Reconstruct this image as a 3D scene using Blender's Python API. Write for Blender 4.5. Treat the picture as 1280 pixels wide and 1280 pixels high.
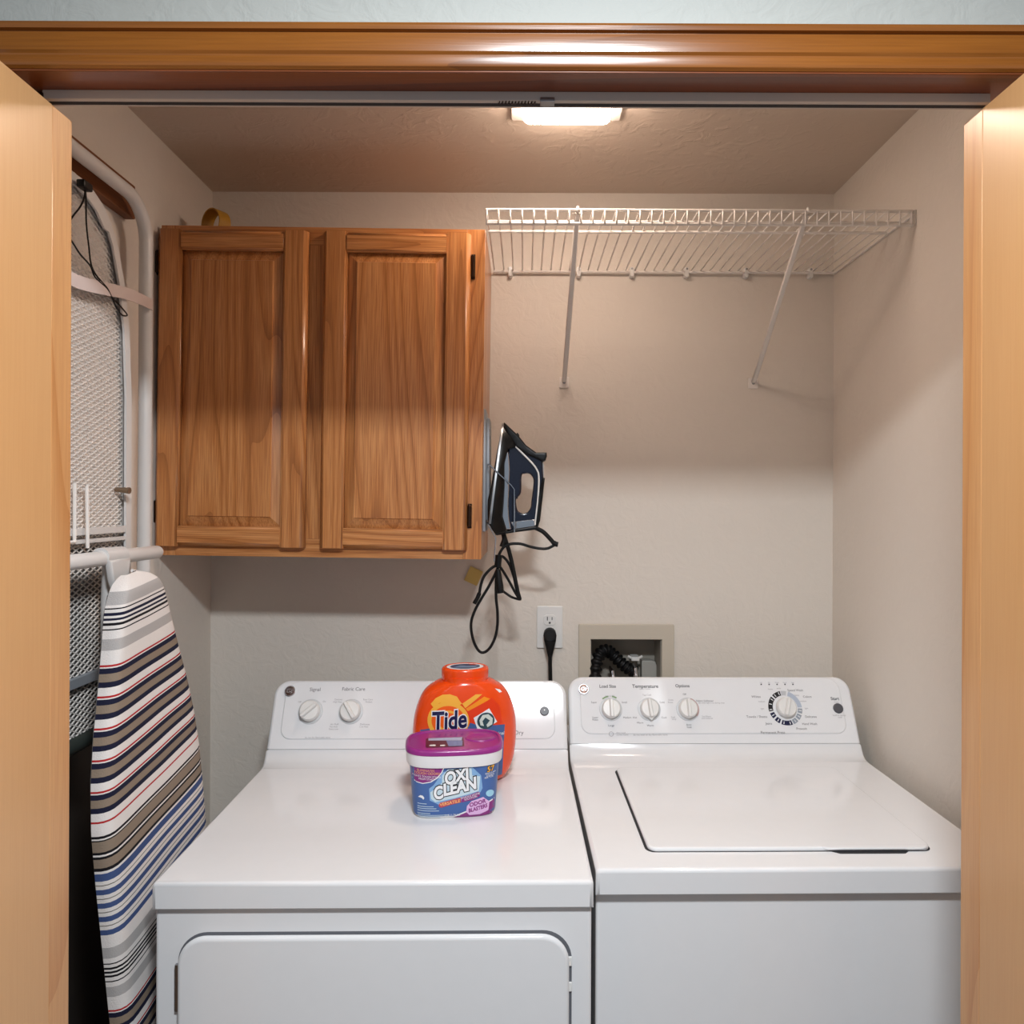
import bpy, bmesh, math, random
from mathutils import Vector, Matrix
random.seed(7)
for o in list(bpy.data.objects): bpy.data.objects.remove(o)
S = bpy.context.scene
C = S.collection
CAMZ, F, CU, CV, ROLL = 1.5, 926.0, 655.0, 630.0, 0.004

# ------------------------------------------------------------------ camera
cam = bpy.data.cameras.new('camera'); co = bpy.data.objects.new('camera', cam); C.objects.link(co)
cam.sensor_width = 36; cam.lens = 36*F/1280
cam.shift_x = -(CU-640)/1280; cam.shift_y = (CV-640)/1280
cam.clip_start = .02
co.matrix_world = Matrix.Translation((0, 0, CAMZ)) @ Matrix.Rotation(math.pi/2, 4, 'X') @ Matrix.Rotation(ROLL, 4, 'Z')
S.camera = co
# ------------------------------------------------------------------ view
vs = S.view_settings
S.display_settings.display_device = 'sRGB'
vs.view_transform = 'Standard'; vs.look = 'None'; vs.gamma = 1; vs.use_curve_mapping = False
vs.exposure = 0.0
# ------------------------------------------------------------------ world: soft cool daylight that fills the hall
W = bpy.data.worlds.new('daylight'); S.world = W; W.use_nodes = True
bg = W.node_tree.nodes['Background']; bg.inputs[0].default_value = (.74, .86, 1.0, 1); bg.inputs[1].default_value = .34
# ------------------------------------------------------------------ lights
LAMP_POWER = 39.0      # emission of the closet lamp's diffuser
LAMP_COL = (1.0, .80, .66)
hl = bpy.data.lights.new('hall_lamp_glow', 'AREA'); hl.shape = 'RECTANGLE'; hl.size = .25; hl.size_y = .17; hl.energy = 40; hl.color = (.90, .955, 1.0)
ho = bpy.data.objects.new('hall_lamp_glow', hl); C.objects.link(ho); ho.location = (.10, .10, 2.325)

def at(u, v, Y):
    """photo pixel + distance into the room -> world point"""
    x, y = u-CU, v-CV
    c, s = math.cos(ROLL), math.sin(ROLL)
    x, y = x*c+y*s, -x*s+y*c
    return Vector((x/F*Y, Y, CAMZ-y/F*Y))
def ray(u, v): return at(u, v, 1.0)-Vector((0, 0, CAMZ))
def on_plane(u, v, p0, n):
    d = ray(u, v); o = Vector((0, 0, CAMZ)); n = Vector(n)
    return o + d*((Vector(p0)-o).dot(n)/d.dot(n))

# ------------------------------------------------------------------ materials
def lin(c):
    f = lambda x: x/12.92 if x <= .04045 else ((x+.055)/1.055)**2.4
    return (f(c[0]/255), f(c[1]/255), f(c[2]/255), 1)
MATS = {}
def mat(name, col, rough=.5, metal=0, spec=.5, coat=0, bump=None, var=0):
    """bump=(scale, strength, detail); var = slight colour mottling"""
    if name in MATS: return MATS[name]
    m = bpy.data.materials.new(name); m.use_nodes = True; MATS[name] = m
    nt = m.node_tree; b = nt.nodes['Principled BSDF']
    c = lin(col)
    b.inputs['Base Color'].default_value = c
    b.inputs['Roughness'].default_value = rough; b.inputs['Metallic'].default_value = metal
    b.inputs['Specular IOR Level'].default_value = spec; b.inputs['Coat Weight'].default_value = coat
    b.inputs['Coat Roughness'].default_value = .08
    tc = nt.nodes.new('ShaderNodeTexCoord')
    n = nt.nodes.new('ShaderNodeTexNoise'); n.inputs['Scale'].default_value = (bump[0] if bump else 40)
    n.inputs['Detail'].default_value = (bump[2] if bump else 2)
    nt.links.new(tc.outputs['Object'], n.inputs['Vector'])
    v = max(var, .015)
    mx = nt.nodes.new('ShaderNodeMix'); mx.data_type = 'RGBA'
    mx.inputs['A'].default_value = tuple(x*(1-v) for x in c[:3])+(1,)
    mx.inputs['B'].default_value = tuple(min(1, x*(1+v)) for x in c[:3])+(1,)
    nt.links.new(n.outputs['Fac'], mx.inputs['Factor']); nt.links.new(mx.outputs['Result'], b.inputs['Base Color'])
    if bump:
        bp = nt.nodes.new('ShaderNodeBump'); bp.inputs['Strength'].default_value = bump[1]; bp.inputs['Distance'].default_value = .004
        nt.links.new(n.outputs['Fac'], bp.inputs['Height']); nt.links.new(bp.outputs['Normal'], b.inputs['Normal'])
    return m

def plaster(name, col, scale=55, strength=.25, stretch=(1, 1, 1), lo=.42, hi=.62):
    m = bpy.data.materials.new(name); m.use_nodes = True; nt = m.node_tree; b = nt.nodes['Principled BSDF']
    b.inputs['Roughness'].default_value = .6; b.inputs['Specular IOR Level'].default_value = .25
    tc = nt.nodes.new('ShaderNodeTexCoord'); mp = nt.nodes.new('ShaderNodeMapping'); mp.inputs['Scale'].default_value = stretch
    nt.links.new(tc.outputs['Object'], mp.inputs['Vector'])
    n1 = nt.nodes.new('ShaderNodeTexNoise'); n1.inputs['Scale'].default_value = scale; n1.inputs['Detail'].default_value = 4; n1.inputs['Distortion'].default_value = .8
    n2 = nt.nodes.new('ShaderNodeTexNoise'); n2.inputs['Scale'].default_value = scale*.28; n2.inputs['Detail'].default_value = 3; n2.inputs['Distortion'].default_value = 1.5
    for n in (n1, n2): nt.links.new(mp.outputs['Vector'], n.inputs['Vector'])
    r = nt.nodes.new('ShaderNodeValToRGB'); r.color_ramp.elements[0].position = lo; r.color_ramp.elements[1].position = hi
    nt.links.new(n2.outputs['Fac'], r.inputs['Fac'])
    mu = nt.nodes.new('ShaderNodeMath'); mu.operation = 'MULTIPLY_ADD'; mu.inputs[1].default_value = .6
    nt.links.new(n1.outputs['Fac'], mu.inputs[0]); nt.links.new(r.outputs['Color'], mu.inputs[2])
    bp = nt.nodes.new('ShaderNodeBump'); bp.inputs['Strength'].default_value = strength; bp.inputs['Distance'].default_value = .003
    nt.links.new(mu.outputs[0], bp.inputs['Height']); nt.links.new(bp.outputs['Normal'], b.inputs['Normal'])
    c = lin(col); mx = nt.nodes.new('ShaderNodeMix'); mx.data_type = 'RGBA'
    mx.inputs['A'].default_value = tuple(x*.97 for x in c[:3])+(1,); mx.inputs['B'].default_value = c
    nt.links.new(n2.outputs['Fac'], mx.inputs['Factor']); nt.links.new(mx.outputs['Result'], b.inputs['Base Color'])
    return m

def wood(name, dark, mid, light, axis='Z', scale=24, distort=5, rough=.32, coat=.25, squash=.07, pores=.5, bumpy=.12, across=None):
    """grain runs along axis; each object shifts the pattern by its own random value"""
    m = bpy.data.materials.new(name); m.use_nodes = True; nt = m.node_tree; b = nt.nodes['Principled BSDF']; L = nt.links.new
    b.inputs['Roughness'].default_value = rough; b.inputs['Coat Weight'].default_value = coat; b.inputs['Coat Roughness'].default_value = .18
    tc = nt.nodes.new('ShaderNodeTexCoord'); oi = nt.nodes.new('ShaderNodeObjectInfo')
    rv = nt.nodes.new('ShaderNodeVectorMath'); rv.operation = 'SCALE'; rv.inputs[0].default_value = (3.7, 5.3, 7.9)
    L(oi.outputs['Random'], rv.inputs['Scale'])
    ad = nt.nodes.new('ShaderNodeVectorMath'); ad.operation = 'ADD'; L(tc.outputs['Object'], ad.inputs[0]); L(rv.outputs['Vector'], ad.inputs[1])
    mp = nt.nodes.new('ShaderNodeMapping'); sc = [1, 1, 1]; sc['XYZ'.index(axis)] = squash; mp.inputs['Scale'].default_value = sc
    L(ad.outputs['Vector'], mp.inputs['Vector'])
    # flowing figure: bands of a low-frequency noise field give cathedral arches
    n = nt.nodes.new('ShaderNodeTexNoise'); n.inputs['Scale'].default_value = scale*.32; n.inputs['Detail'].default_value = 1.2; n.inputs['Distortion'].default_value = .25
    L(mp.outputs['Vector'], n.inputs['Vector'])
    mu = nt.nodes.new('ShaderNodeMath'); mu.operation = 'MULTIPLY'; mu.inputs[1].default_value = distort*2.2; L(n.outputs['Fac'], mu.inputs[0])
    fr = nt.nodes.new('ShaderNodeMath'); fr.operation = 'FRACT'; L(mu.outputs[0], fr.inputs[0])
    rp = nt.nodes.new('ShaderNodeValToRGB'); cr = rp.color_ramp
    cr.elements[0].position = 0; cr.elements[0].color = lin(mid); cr.elements[1].position = 1; cr.elements[1].color = lin(dark)
    e = cr.elements.new(.45); e.color = lin(light); e = cr.elements.new(.8); e.color = lin(mid)
    L(fr.outputs[0], rp.inputs['Fac'])
    mp2 = nt.nodes.new('ShaderNodeMapping'); sc2 = [1, 1, 1]; sc2['XYZ'.index(axis)] = .025; mp2.inputs['Scale'].default_value = sc2
    L(ad.outputs['Vector'], mp2.inputs['Vector'])
    n2 = nt.nodes.new('ShaderNodeTexNoise'); n2.inputs['Scale'].default_value = 420; n2.inputs['Detail'].default_value = 3; L(mp2.outputs['Vector'], n2.inputs['Vector'])
    r2 = nt.nodes.new('ShaderNodeValToRGB'); r2.color_ramp.elements[0].position = .35; r2.color_ramp.elements[1].position = .62
    r2.color_ramp.elements[0].color = lin(dark); r2.color_ramp.elements[1].color = (1, 1, 1, 1); L(n2.outputs['Fac'], r2.inputs['Fac'])
    mx = nt.nodes.new('ShaderNodeMix'); mx.data_type = 'RGBA'; mx.blend_type = 'MULTIPLY'; mx.inputs['Factor'].default_value = pores
    L(rp.outputs['Color'], mx.inputs['A']); L(r2.outputs['Color'], mx.inputs['B'])
    # broad mottling
    n3 = nt.nodes.new('ShaderNodeTexNoise'); n3.inputs['Scale'].default_value = 5; L(mp.outputs['Vector'], n3.inputs['Vector'])
    m3 = nt.nodes.new('ShaderNodeMix'); m3.data_type = 'RGBA'; m3.inputs['B'].default_value = lin(mid)
    k = nt.nodes.new('ShaderNodeMath'); k.operation = 'MULTIPLY'; k.inputs[1].default_value = .7; L(n3.outputs['Fac'], k.inputs[0])
    L(k.outputs[0], m3.inputs['Factor']); L(mx.outputs['Result'], m3.inputs['A']); L(m3.outputs['Result'], b.inputs['Base Color'])
    bp = nt.nodes.new('ShaderNodeBump'); bp.inputs['Strength'].default_value = bumpy; bp.inputs['Distance'].default_value = .001
    L(n2.outputs['Fac'], bp.inputs['Height']); L(bp.outputs['Normal'], b.inputs['Normal'])
    return m

def emit(name, col, strength):
    m = bpy.data.materials.new(name); m.use_nodes = True; b = m.node_tree.nodes['Principled BSDF']
    b.inputs['Base Color'].default_value = (.9, .9, .9, 1)
    b.inputs['Emission Color'].default_value = col+(1,); b.inputs['Emission Strength'].default_value = strength
    return m

M_WALL = plaster('closet_paint', (222, 214, 204), 95, .16)
M_CEIL = plaster('ceiling_texture', (206, 190, 174), 64, .27, (1, 1, 1), .5, .68)
M_HALL = plaster('hall_paint', (172, 173, 168), 90, .2)
OAK_D, OAK_M, OAK_L = (146, 88, 46), (194, 128, 72), (214, 154, 98)
M_OAKV = wood('oak_upright_grain', OAK_D, OAK_M, OAK_L, 'Z', 24, 6.5, pores=.6)
M_OAKH = wood('oak_level_grain', OAK_D, OAK_M, OAK_L, 'X', 24, 6.5, pores=.6)
M_PINE = wood('stained_pine', (98, 52, 12), (132, 76, 22), (146, 88, 30), 'X', 14, 5, .28, .55, .05, .25)
M_JAMB = wood('stained_jamb', (96, 44, 14), (128, 66, 28), (146, 80, 36), 'X', 14, 4, .35, .3, .05, .2)
M_BIRCH = wood('birch_veneer', (204, 154, 102), (204, 154, 102), (214, 168, 118), 'Z', 6, 3, .36, .25, .16, .1, .03)
M_BIRCHEDGE = wood('birch_edge', (186, 124, 68), (204, 150, 96), (214, 164, 112), 'Z', 14, 3.2, .36, .25, .1, .25, .03)
M_CLEAT = wood('cleat_wood', (82, 44, 18), (120, 68, 30), (140, 84, 42), 'Y', 20, 4, .6, 0)
M_FLOOR = mat('grey_floor_covering', (112, 112, 112), .8, 0, .2, 0, (220, .4, 3), .12)
M_ENAMEL = mat('white_enamel', (228, 228, 229), .12, 0, .5, .2)
M_CONSOLE = mat('white_console', (228, 229, 231), .08, 0, .5, 0)
M_PLASTIC = mat('white_plastic', (226, 225, 222), .35)
M_KNOBRING = mat('pale_grey_ring', (196, 198, 200), .4)
M_GROOVE = mat('dark_gap', (44, 44, 47), .8); M_SEAM = mat('grey_gap', (96, 98, 104), .7)
M_INK = mat('grey_print', (84, 84, 90), .6)
M_INKL = mat('pale_print', (150, 150, 155), .6)
M_INKD = mat('dark_print', (46, 46, 52), .6)
M_BUTTON = mat('charcoal_button', (78, 78, 84), .4)
M_CHROME = mat('chrome', (205, 205, 208), .14, 1)
M_STEEL = mat('grey_steel', (165, 166, 168), .35, 1)
M_BRONZE = mat('dark_bronze', (52, 34, 24), .35, .8)
M_WIRE = mat('white_coated_wire', (232, 226, 220), .3)
M_TUBE = mat('white_painted_tube', (214, 212, 210), .3, 0, .5, .2, (18, .08, 3), .05)
M_GREYPAINT = mat('grey_painted_steel', (150, 154, 160), .4, .2)
M_BLACK = mat('black_plastic', (11, 11, 12), .35, 0, .3)
M_RUBBER = mat('black_rubber', (9, 9, 10), .5, 0, .3)
M_NAVY = mat('navy_plastic', (17, 23, 42), .2, 0, .5, .2)
M_DKGREY = mat('smoky_plastic', (13, 13, 14), .3, 0, .35)
M_BOX = mat('beige_plastic', (196, 186, 170), .5)
M_BOXIN = mat('grey_beige_plastic', (150, 144, 134), .6)
M_PALE = mat('pale_grey_plastic', (170, 167, 160), .5)
M_ORANGE = mat('orange_plastic', (236, 74, 14), .25, 0, .5, .3)
M_PURPLE = mat('purple_plastic', (146, 44, 128), .3, 0, .5, .15)
M_TUBWHITE = mat('tub_white', (232, 231, 232), .3)
M_TAPE = mat('golden_tape', (176, 130, 44), .4)
M_YELLOW = mat('yellow_tag', (214, 186, 108), .6)
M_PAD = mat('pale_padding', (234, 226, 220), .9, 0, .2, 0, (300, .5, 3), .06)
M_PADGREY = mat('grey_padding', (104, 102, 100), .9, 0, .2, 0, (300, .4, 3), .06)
M_LIGHTPLATE = mat('lamp_trim', (206, 198, 190), .5)
M_TRACK = mat('grey_track', (196, 188, 182), .45)
def ink(name, c, r=.35): return mat(name, c, r, 0, .4)

# ------------------------------------------------------------------ object helpers
def tag(o, label=None, cat=None, group=None, kind=None):
    if label: o['label'] = label
    if cat: o['category'] = cat
    if group: o['group'] = group
    if kind: o['kind'] = kind
    return o
def thing(name, label, cat, M=None, group=None):
    o = bpy.data.objects.new(name, None); C.objects.link(o); o.empty_display_size = .05
    if M is not None: o.matrix_world = M if isinstance(M, Matrix) else Matrix.Translation(M)
    return tag(o, label, cat, group)
class BM:
    """thin wrapper collecting shapes into one mesh"""
    def __init__(s): s.v = []; s.f = []
    def add(s, v, f, M=None):
        n = len(s.v); s.v += [(M @ Vector(p)) if M else Vector(p) for p in v]; s.f += [tuple(i+n for i in q) for q in f]; return s
    def box(s, x0, x1, y0, y1, z0, z1, M=None):
        v = [(x, y, z) for x in (x0, x1) for y in (y0, y1) for z in (z0, z1)]
        return s.add(v, [(0, 1, 3, 2), (4, 6, 7, 5), (0, 4, 5, 1), (2, 3, 7, 6), (0, 2, 6, 4), (1, 5, 7, 3)], M)
    def rings(s, rs, cap=True, M=None):
        n = len(rs[0]); v = [p for r in rs for p in r]; f = []
        for k in range(len(rs)-1):
            for i in range(n):
                j = (i+1) % n; f.append((k*n+i, k*n+j, (k+1)*n+j, (k+1)*n+i))
        if cap: f.append(tuple(range(n-1, -1, -1))); f.append(tuple((len(rs)-1)*n+i for i in range(n)))
        return s.add(v, f, M)
    def tube(s, pts, r, seg=8, closed=False, M=None, rad=None, cap=True):
        pts = [Vector(p) for p in pts]; n = len(pts); up = None; rs = []
        for i, p in enumerate(pts):
            a = pts[(i-1) % n] if (closed or i > 0) else p; b = pts[(i+1) % n] if (closed or i < n-1) else p
            t = (b-a).normalized()
            if up is None: up = t.orthogonal().normalized()
            else:
                up = up - t*up.dot(t)
                up = up.normalized() if up.length > 1e-6 else t.orthogonal().normalized()
            w = t.cross(up); rr = rad[i] if rad else r
            rs.append([p+(up*math.cos(2*math.pi*k/seg)+w*math.sin(2*math.pi*k/seg))*rr for k in range(seg)])
        if closed: rs.append(rs[0])
        return s.rings(rs, cap and not closed, M)
    def lathe(s, prof, seg=24, M=None):
        rs = [[(r*math.cos(2*math.pi*k/seg), r*math.sin(2*math.pi*k/seg), z) for k in range(seg)] for r, z in prof]
        return s.rings(rs, True, M)
    def mesh(s, name='m', bevel=0, segs=2, ang=30, weld=True):
        me = bpy.data.meshes.new(name); me.from_pydata([tuple(p) for p in s.v], [], s.f)
        b = bmesh.new(); b.from_mesh(me)
        if weld: bmesh.ops.remove_doubles(b, verts=b.verts, dist=1e-6)
        bmesh.ops.recalc_face_normals(b, faces=b.faces)
        if bevel:
            es = [e for e in b.edges if len(e.link_faces) == 2 and e.calc_face_angle(0) > math.radians(ang)]
            bmesh.ops.bevel(b, geom=es, offset=bevel, segments=segs, profile=.6, affect='EDGES', clamp_overlap=True)
        b.to_mesh(me); b.free(); return me
def box(x0, x1, y0, y1, z0, z1, bevel=0, segs=2): return BM().box(x0, x1, y0, y1, z0, z1).mesh(bevel=bevel, segs=segs)
def smooth_pts(pts, k=6, closed=False):
    pts = [Vector(p) for p in pts]; n = len(pts); out = []
    for i in range(n if closed else n-1):
        g = lambda j: pts[j % n] if closed else pts[max(0, min(n-1, j))]
        a, b, c, d = g(i-1), g(i), g(i+1), g(i+2)
        for q in range(k):
            t = q/k; out.append(.5*((2*b)+(c-a)*t+(2*a-5*b+4*c-d)*t*t+(3*b-a-3*c+d)*t**3))
    if not closed: out.append(pts[-1])
    return out
def rrect(x0, x1, y0, y1, r, n=6):
    """rounded rectangle outline, r = radius or (bl, br, tr, tl)"""
    r = (r,)*4 if not isinstance(r, (tuple, list)) else r; out = []
    for (cx, cy, a0, q) in ((x0, y0, 180, 0), (x1, y0, 270, 1), (x1, y1, 0, 2), (x0, y1, 90, 3)):
        rad = r[q]
        if rad <= 0: out.append((cx, cy)); continue
        ox = cx+rad if q in (0, 3) else cx-rad; oy = cy+rad if q in (0, 1) else cy-rad
        for k in range(n+1):
            a = math.radians(a0+90*k/n); out.append((ox+rad*math.cos(a), oy+rad*math.sin(a)))
    return out
def circle(cx, cy, r, n=24, ry=None): return [(cx+r*math.cos(2*math.pi*k/n), cy+(ry or r)*math.sin(2*math.pi*k/n)) for k in range(n)]
def curve_mesh(cu, M=None):
    o = bpy.data.objects.new('tmp', cu); C.objects.link(o)
    dg = bpy.context.evaluated_depsgraph_get(); dg.update()
    me = bpy.data.meshes.new_from_object(o.evaluated_get(dg))
    bpy.data.objects.remove(o); bpy.data.curves.remove(cu)
    if M is not None: me.transform(M)
    return me
def plate(outs, depth, bevel=0, M=None, res=2):
    """outline(s) with holes -> slab; local z from 0 to depth"""
    cu = bpy.data.curves.new('c', 'CURVE'); cu.dimensions = '2D'; cu.fill_mode = 'BOTH'
    for o in outs:
        sp = cu.splines.new('POLY'); sp.points.add(len(o)-1); sp.use_cyclic_u = True
        for p, q in zip(sp.points, o): p.co = (q[0], q[1], 0, 1)
    cu.extrude = max(depth/2-bevel, 1e-5)
    if bevel: cu.bevel_depth = bevel; cu.bevel_resolution = res; cu.offset = -bevel
    T = Matrix.Translation((0, 0, depth/2))
    me = curve_mesh(cu, (M @ T) if M is not None else T)
    b = bmesh.new(); b.from_mesh(me); bmesh.ops.remove_doubles(b, verts=b.verts, dist=1e-6); bmesh.ops.recalc_face_normals(b, faces=b.faces); b.to_mesh(me); b.free()
    me.materials.clear()
    return me
def axes(o, X, Y, Z):
    X, Y, Z = Vector(X), Vector(Y), Vector(Z); M = Matrix.Identity(4)
    for i in range(3): M[i][0] = X[i]; M[i][1] = Y[i]; M[i][2] = Z[i]; M[i][3] = o[i]
    return M
# front-facing plates: local (x, z) outline, thickness toward the viewer (-y)
def FR(y): return axes((0, y, 0), (1, 0, 0), (0, 0, 1), (0, -1, 0))
def UPM(z): return Matrix.Translation((0, 0, z))
def text_mesh(s, size, bold=0, shear=0, align='CENTER', sx=1):
    cu = bpy.data.curves.new('t', 'FONT'); cu.body = s; cu.size = size; cu.align_x = align; cu.align_y = 'CENTER'; cu.shear = shear; cu.offset = bold
    cu.resolution_u = 3
    return curve_mesh(cu, Matrix.Diagonal((sx, 1, 1, 1)))
def cutgrid(me, dx, dz=None):
    b = bmesh.new(); b.from_mesh(me)
    for ax, d in ((0, dx), (1, dz)):
        if not d or not b.verts: continue
        lo = min(v.co[ax] for v in b.verts); hi = max(v.co[ax] for v in b.verts)
        k = math.ceil(lo/d+1e-6)
        while k*d < hi:
            p = [0, 0, 0]; p[ax] = k*d; n = [0, 0, 0]; n[ax] = 1
            bmesh.ops.bisect_plane(b, geom=b.verts[:]+b.edges[:]+b.faces[:], plane_co=p, plane_no=n); k += 1
    b.to_mesh(me); b.free(); return me
def flat(outs):
    cu = bpy.data.curves.new('c', 'CURVE'); cu.dimensions = '2D'; cu.fill_mode = 'BOTH'
    for o in outs:
        sp = cu.splines.new('POLY'); sp.points.add(len(o)-1); sp.use_cyclic_u = True
        for p, q in zip(sp.points, o): p.co = (q[0], q[1], 0, 1)
    me = curve_mesh(cu); me.materials.clear(); return me
def wrap(me, fn, cell=.008, cellz=None):
    cutgrid(me, cell, cellz)
    for v in me.vertices: v.co = fn(v.co.x, v.co.y)
    return me
def struct(name, me, m, smooth=0):
    o = obj(name, me, m, None, smooth); o['kind'] = 'structure'; return o

# obj() gets meshes only
def obj(name, me, m=None, parent=None, smooth=32, label=None, flat_share=.14):
    me.name = name
    if m is not None: me.materials.clear(); me.materials.append(m)
    if smooth:
        # large flat faces stay flat, so that rounded edges do not bend their shading
        ar = {}; tot = 0
        for q in me.polygons:
            k = tuple(round(c, 2) for c in q.normal); ar[k] = ar.get(k, 0)+q.area; tot += q.area
        big = {k for k, a in ar.items() if a > flat_share*tot}
        me.set_sharp_from_angle(angle=math.radians(smooth))
        me.polygons.foreach_set('use_smooth', [tuple(round(c, 2) for c in q.normal) not in big for q in me.polygons])
    o = bpy.data.objects.new(name, me); C.objects.link(o)
    if parent: o.parent = parent
    if label: o['label'] = label
    return o
def reuse(name, me, parent, M=None, label=None):
    o = bpy.data.objects.new(name, me); C.objects.link(o); o.parent = parent
    if M is not None: o.matrix_local = M if isinstance(M, Matrix) else Matrix.Translation(M)
    if label: o['label'] = label
    return o

# ================================================================== ROOM
XL, XR, YB, ZC = -.8445, .834, 2.0, 2.34
YF0, YF1 = .885, .94          # wall over the opening
HB = 2.012                    # head jamb underside
bx0, bx1, bz0, bz1 = .179, .374, .985, 1.139     # washer box opening
struct('wall_back', plate([[(XL-.1, 0), (XR+.1, 0), (XR+.1, ZC), (XL-.1, ZC)], [(bx0, bz0), (bx1, bz0), (bx1, bz1), (bx0, bz1)]], .12, 0, FR(YB+.12)), M_WALL)
struct('wall_left', box(XL-.1, XL, YF1, YB, 0, ZC), M_WALL)
struct('wall_right', box(XR, XR+.1, YF1, YB, 0, ZC), M_WALL)
struct('ceiling', box(XL-.1, XR+.1, YF1, YB+.12, ZC, ZC+.1), M_CEIL)
struct('floor', box(-2.2, 2.2, -2.2, YB+.12, -.06, 0), M_FLOOR)
OX = .66
struct('wall_front', plate([[(-2.2, 0), (-OX-.02, 0), (-OX-.02, HB+.02), (OX+.02, HB+.02), (OX+.02, 0), (2.2, 0), (2.2, ZC+.1), (-2.2, ZC+.1)]], YF1-YF0, 0, FR(YF1)), M_HALL)
struct('ceiling_hall', box(-2.2, 2.2, -.9, YF0, ZC, ZC+.1), M_HALL)
# head casing: moulded profile run along X
prof = [(.885, .514), (.878, .514), (.8745, .5165), (.8735, .519), (.8735, .5275), (.8765, .5285), (.876, .531), (.8735, .534), (.8725, .545), (.8735, .5545), (.876, .556), (.876, .5575), (.8715, .5585), (.8705, .563), (.872, .5665), (.875, .568), (.885, .568)]
struct('trim_1', BM().rings([[(x, y, CAMZ+z) for y, z in prof] for x in (-.76, .76)]).mesh(), M_PINE, 25)
struct('trim_2', BM().box(-OX, OX, YF0-.006, YF1, HB, HB+.02).mesh(bevel=.002), M_JAMB, 25)
for i, s in ((3, -1), (4, 1)):
    struct('trim_%d' % i, box(min(s*OX, s*(OX+.02)), max(s*OX, s*(OX+.02)), YF0-.006, YF1, 0, HB), M_OAKV)
for i, s in ((5, -1), (6, 1)):
    struct('trim_%d' % i, box(min(s*(OX+.006), s*(OX+.06)), max(s*(OX+.006), s*(OX+.06)), .872, YF0, 0, CAMZ+.512, .003), M_OAKV)
# folding-door track under the head jamb
t = thing('door_track', 'grey metal folding-door track under the stained wooden door head', 'track', (0, .928, HB))
obj('rail', box(-.6, .577, -.009, .009, -.0115, 0, .0012), M_TRACK, t)
obj('slot', BM().box(-.598, .575, -.0025, .0045, -.0118, -.0112).mesh(), M_GROOVE, t, 0)
obj('spring', BM().tube([(.0-.035+.05*i/60, -.005+.003*math.sin(i*1.3), -.0105+.003*math.cos(i*1.3)) for i in range(60)], .0008, 5).mesh(), M_BRONZE, t)
obj('roller_bracket', box(.018, .036, -.011, .004, -.0135, -.008, .001), M_STEEL, t)
obj('roller_bracket', box(-.615, -.598, -.012, .008, -.02, -.004, .002), M_BRONZE, t)
# folding doors, two panels a side
ZD = CAMZ+.487
for nm, s, xf in (('door_1', -1, -.580), ('door_2', 1, .5605)):
    d = bpy.data.objects.new(nm, None); C.objects.link(d); d.location = (xf, .948, 0); d['kind'] = 'structure'
    d.rotation_euler.z = 0.0
    sg = lambda a, b: (min(s*a, s*b), max(s*a, s*b))
    a, b = sg(0, .035); obj('door_panel', box(a, b, -.34, -.0402, .012, ZD, .0004), M_BIRCH, d)
    obj('edge_band', box(a, b, -.040, 0, .012, ZD, .0015), M_BIRCHEDGE, d, label='solid wood edge strip')
    a, b = sg(.038, .073); obj('door_panel', box(a, b, -.34, 0, .012, ZD, .0025), M_BIRCH, d)

# ================================================================== CEILING LIGHT
lx, ly = .087, 1.497
t = thing('ceiling_light', 'lit square white ceiling light in the laundry closet', 'light', (lx, ly, ZC))
obj('trim_plate', plate([rrect(-.118, .118, -.112, .112, .006)], .008, .002, UPM(-.008)), M_LIGHTPLATE, t)
dif = BM().rings([[(x, y, z) for x, y in rrect(-w, w, -h, h, .012)] for w, h, z in ((.095, .088, -.006), (.095, .087, -.010), (.091, .079, -.030), (.087, .074, -.035))]).mesh()
obj('diffuser', dif, emit('lit_diffuser', LAMP_COL, LAMP_POWER), t)
# lamp on the hall ceiling in front of the closet
t = thing('hall_light', 'oblong white ceiling light on the hall ceiling before the closet', 'light', (.10, .10, ZC))
obj('base_plate', plate([rrect(-.14, .14, -.09, .09, .012)], .012, .003, UPM(-.012)), M_LIGHTPLATE, t)

# ================================================================== WALL CABINET
cx0, cx1, cz0, cz1 = -.842, -.098, CAMZ-.1205, CAMZ+.637
YFF = 1.70
TILT = .010
Mc = Matrix.Translation((cx0, YFF, cz0)) @ Matrix.Rotation(TILT, 4, 'Y')
cab = thing('wall_cabinet', 'oak two-door wall cabinet with raised panel doors above the dryer', 'cabinet', Mc)
CW, CH = cx1-cx0, cz1-cz0
obj('body', BM().box(.004, CW-.0, .018, YB-YFF-.002, 0, CH).mesh(bevel=.001), M_OAKV, cab)
def cl(u, v, Y=YFF):
    p = Mc.inverted() @ at(u, v, Y); return p.x, p.z
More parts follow.
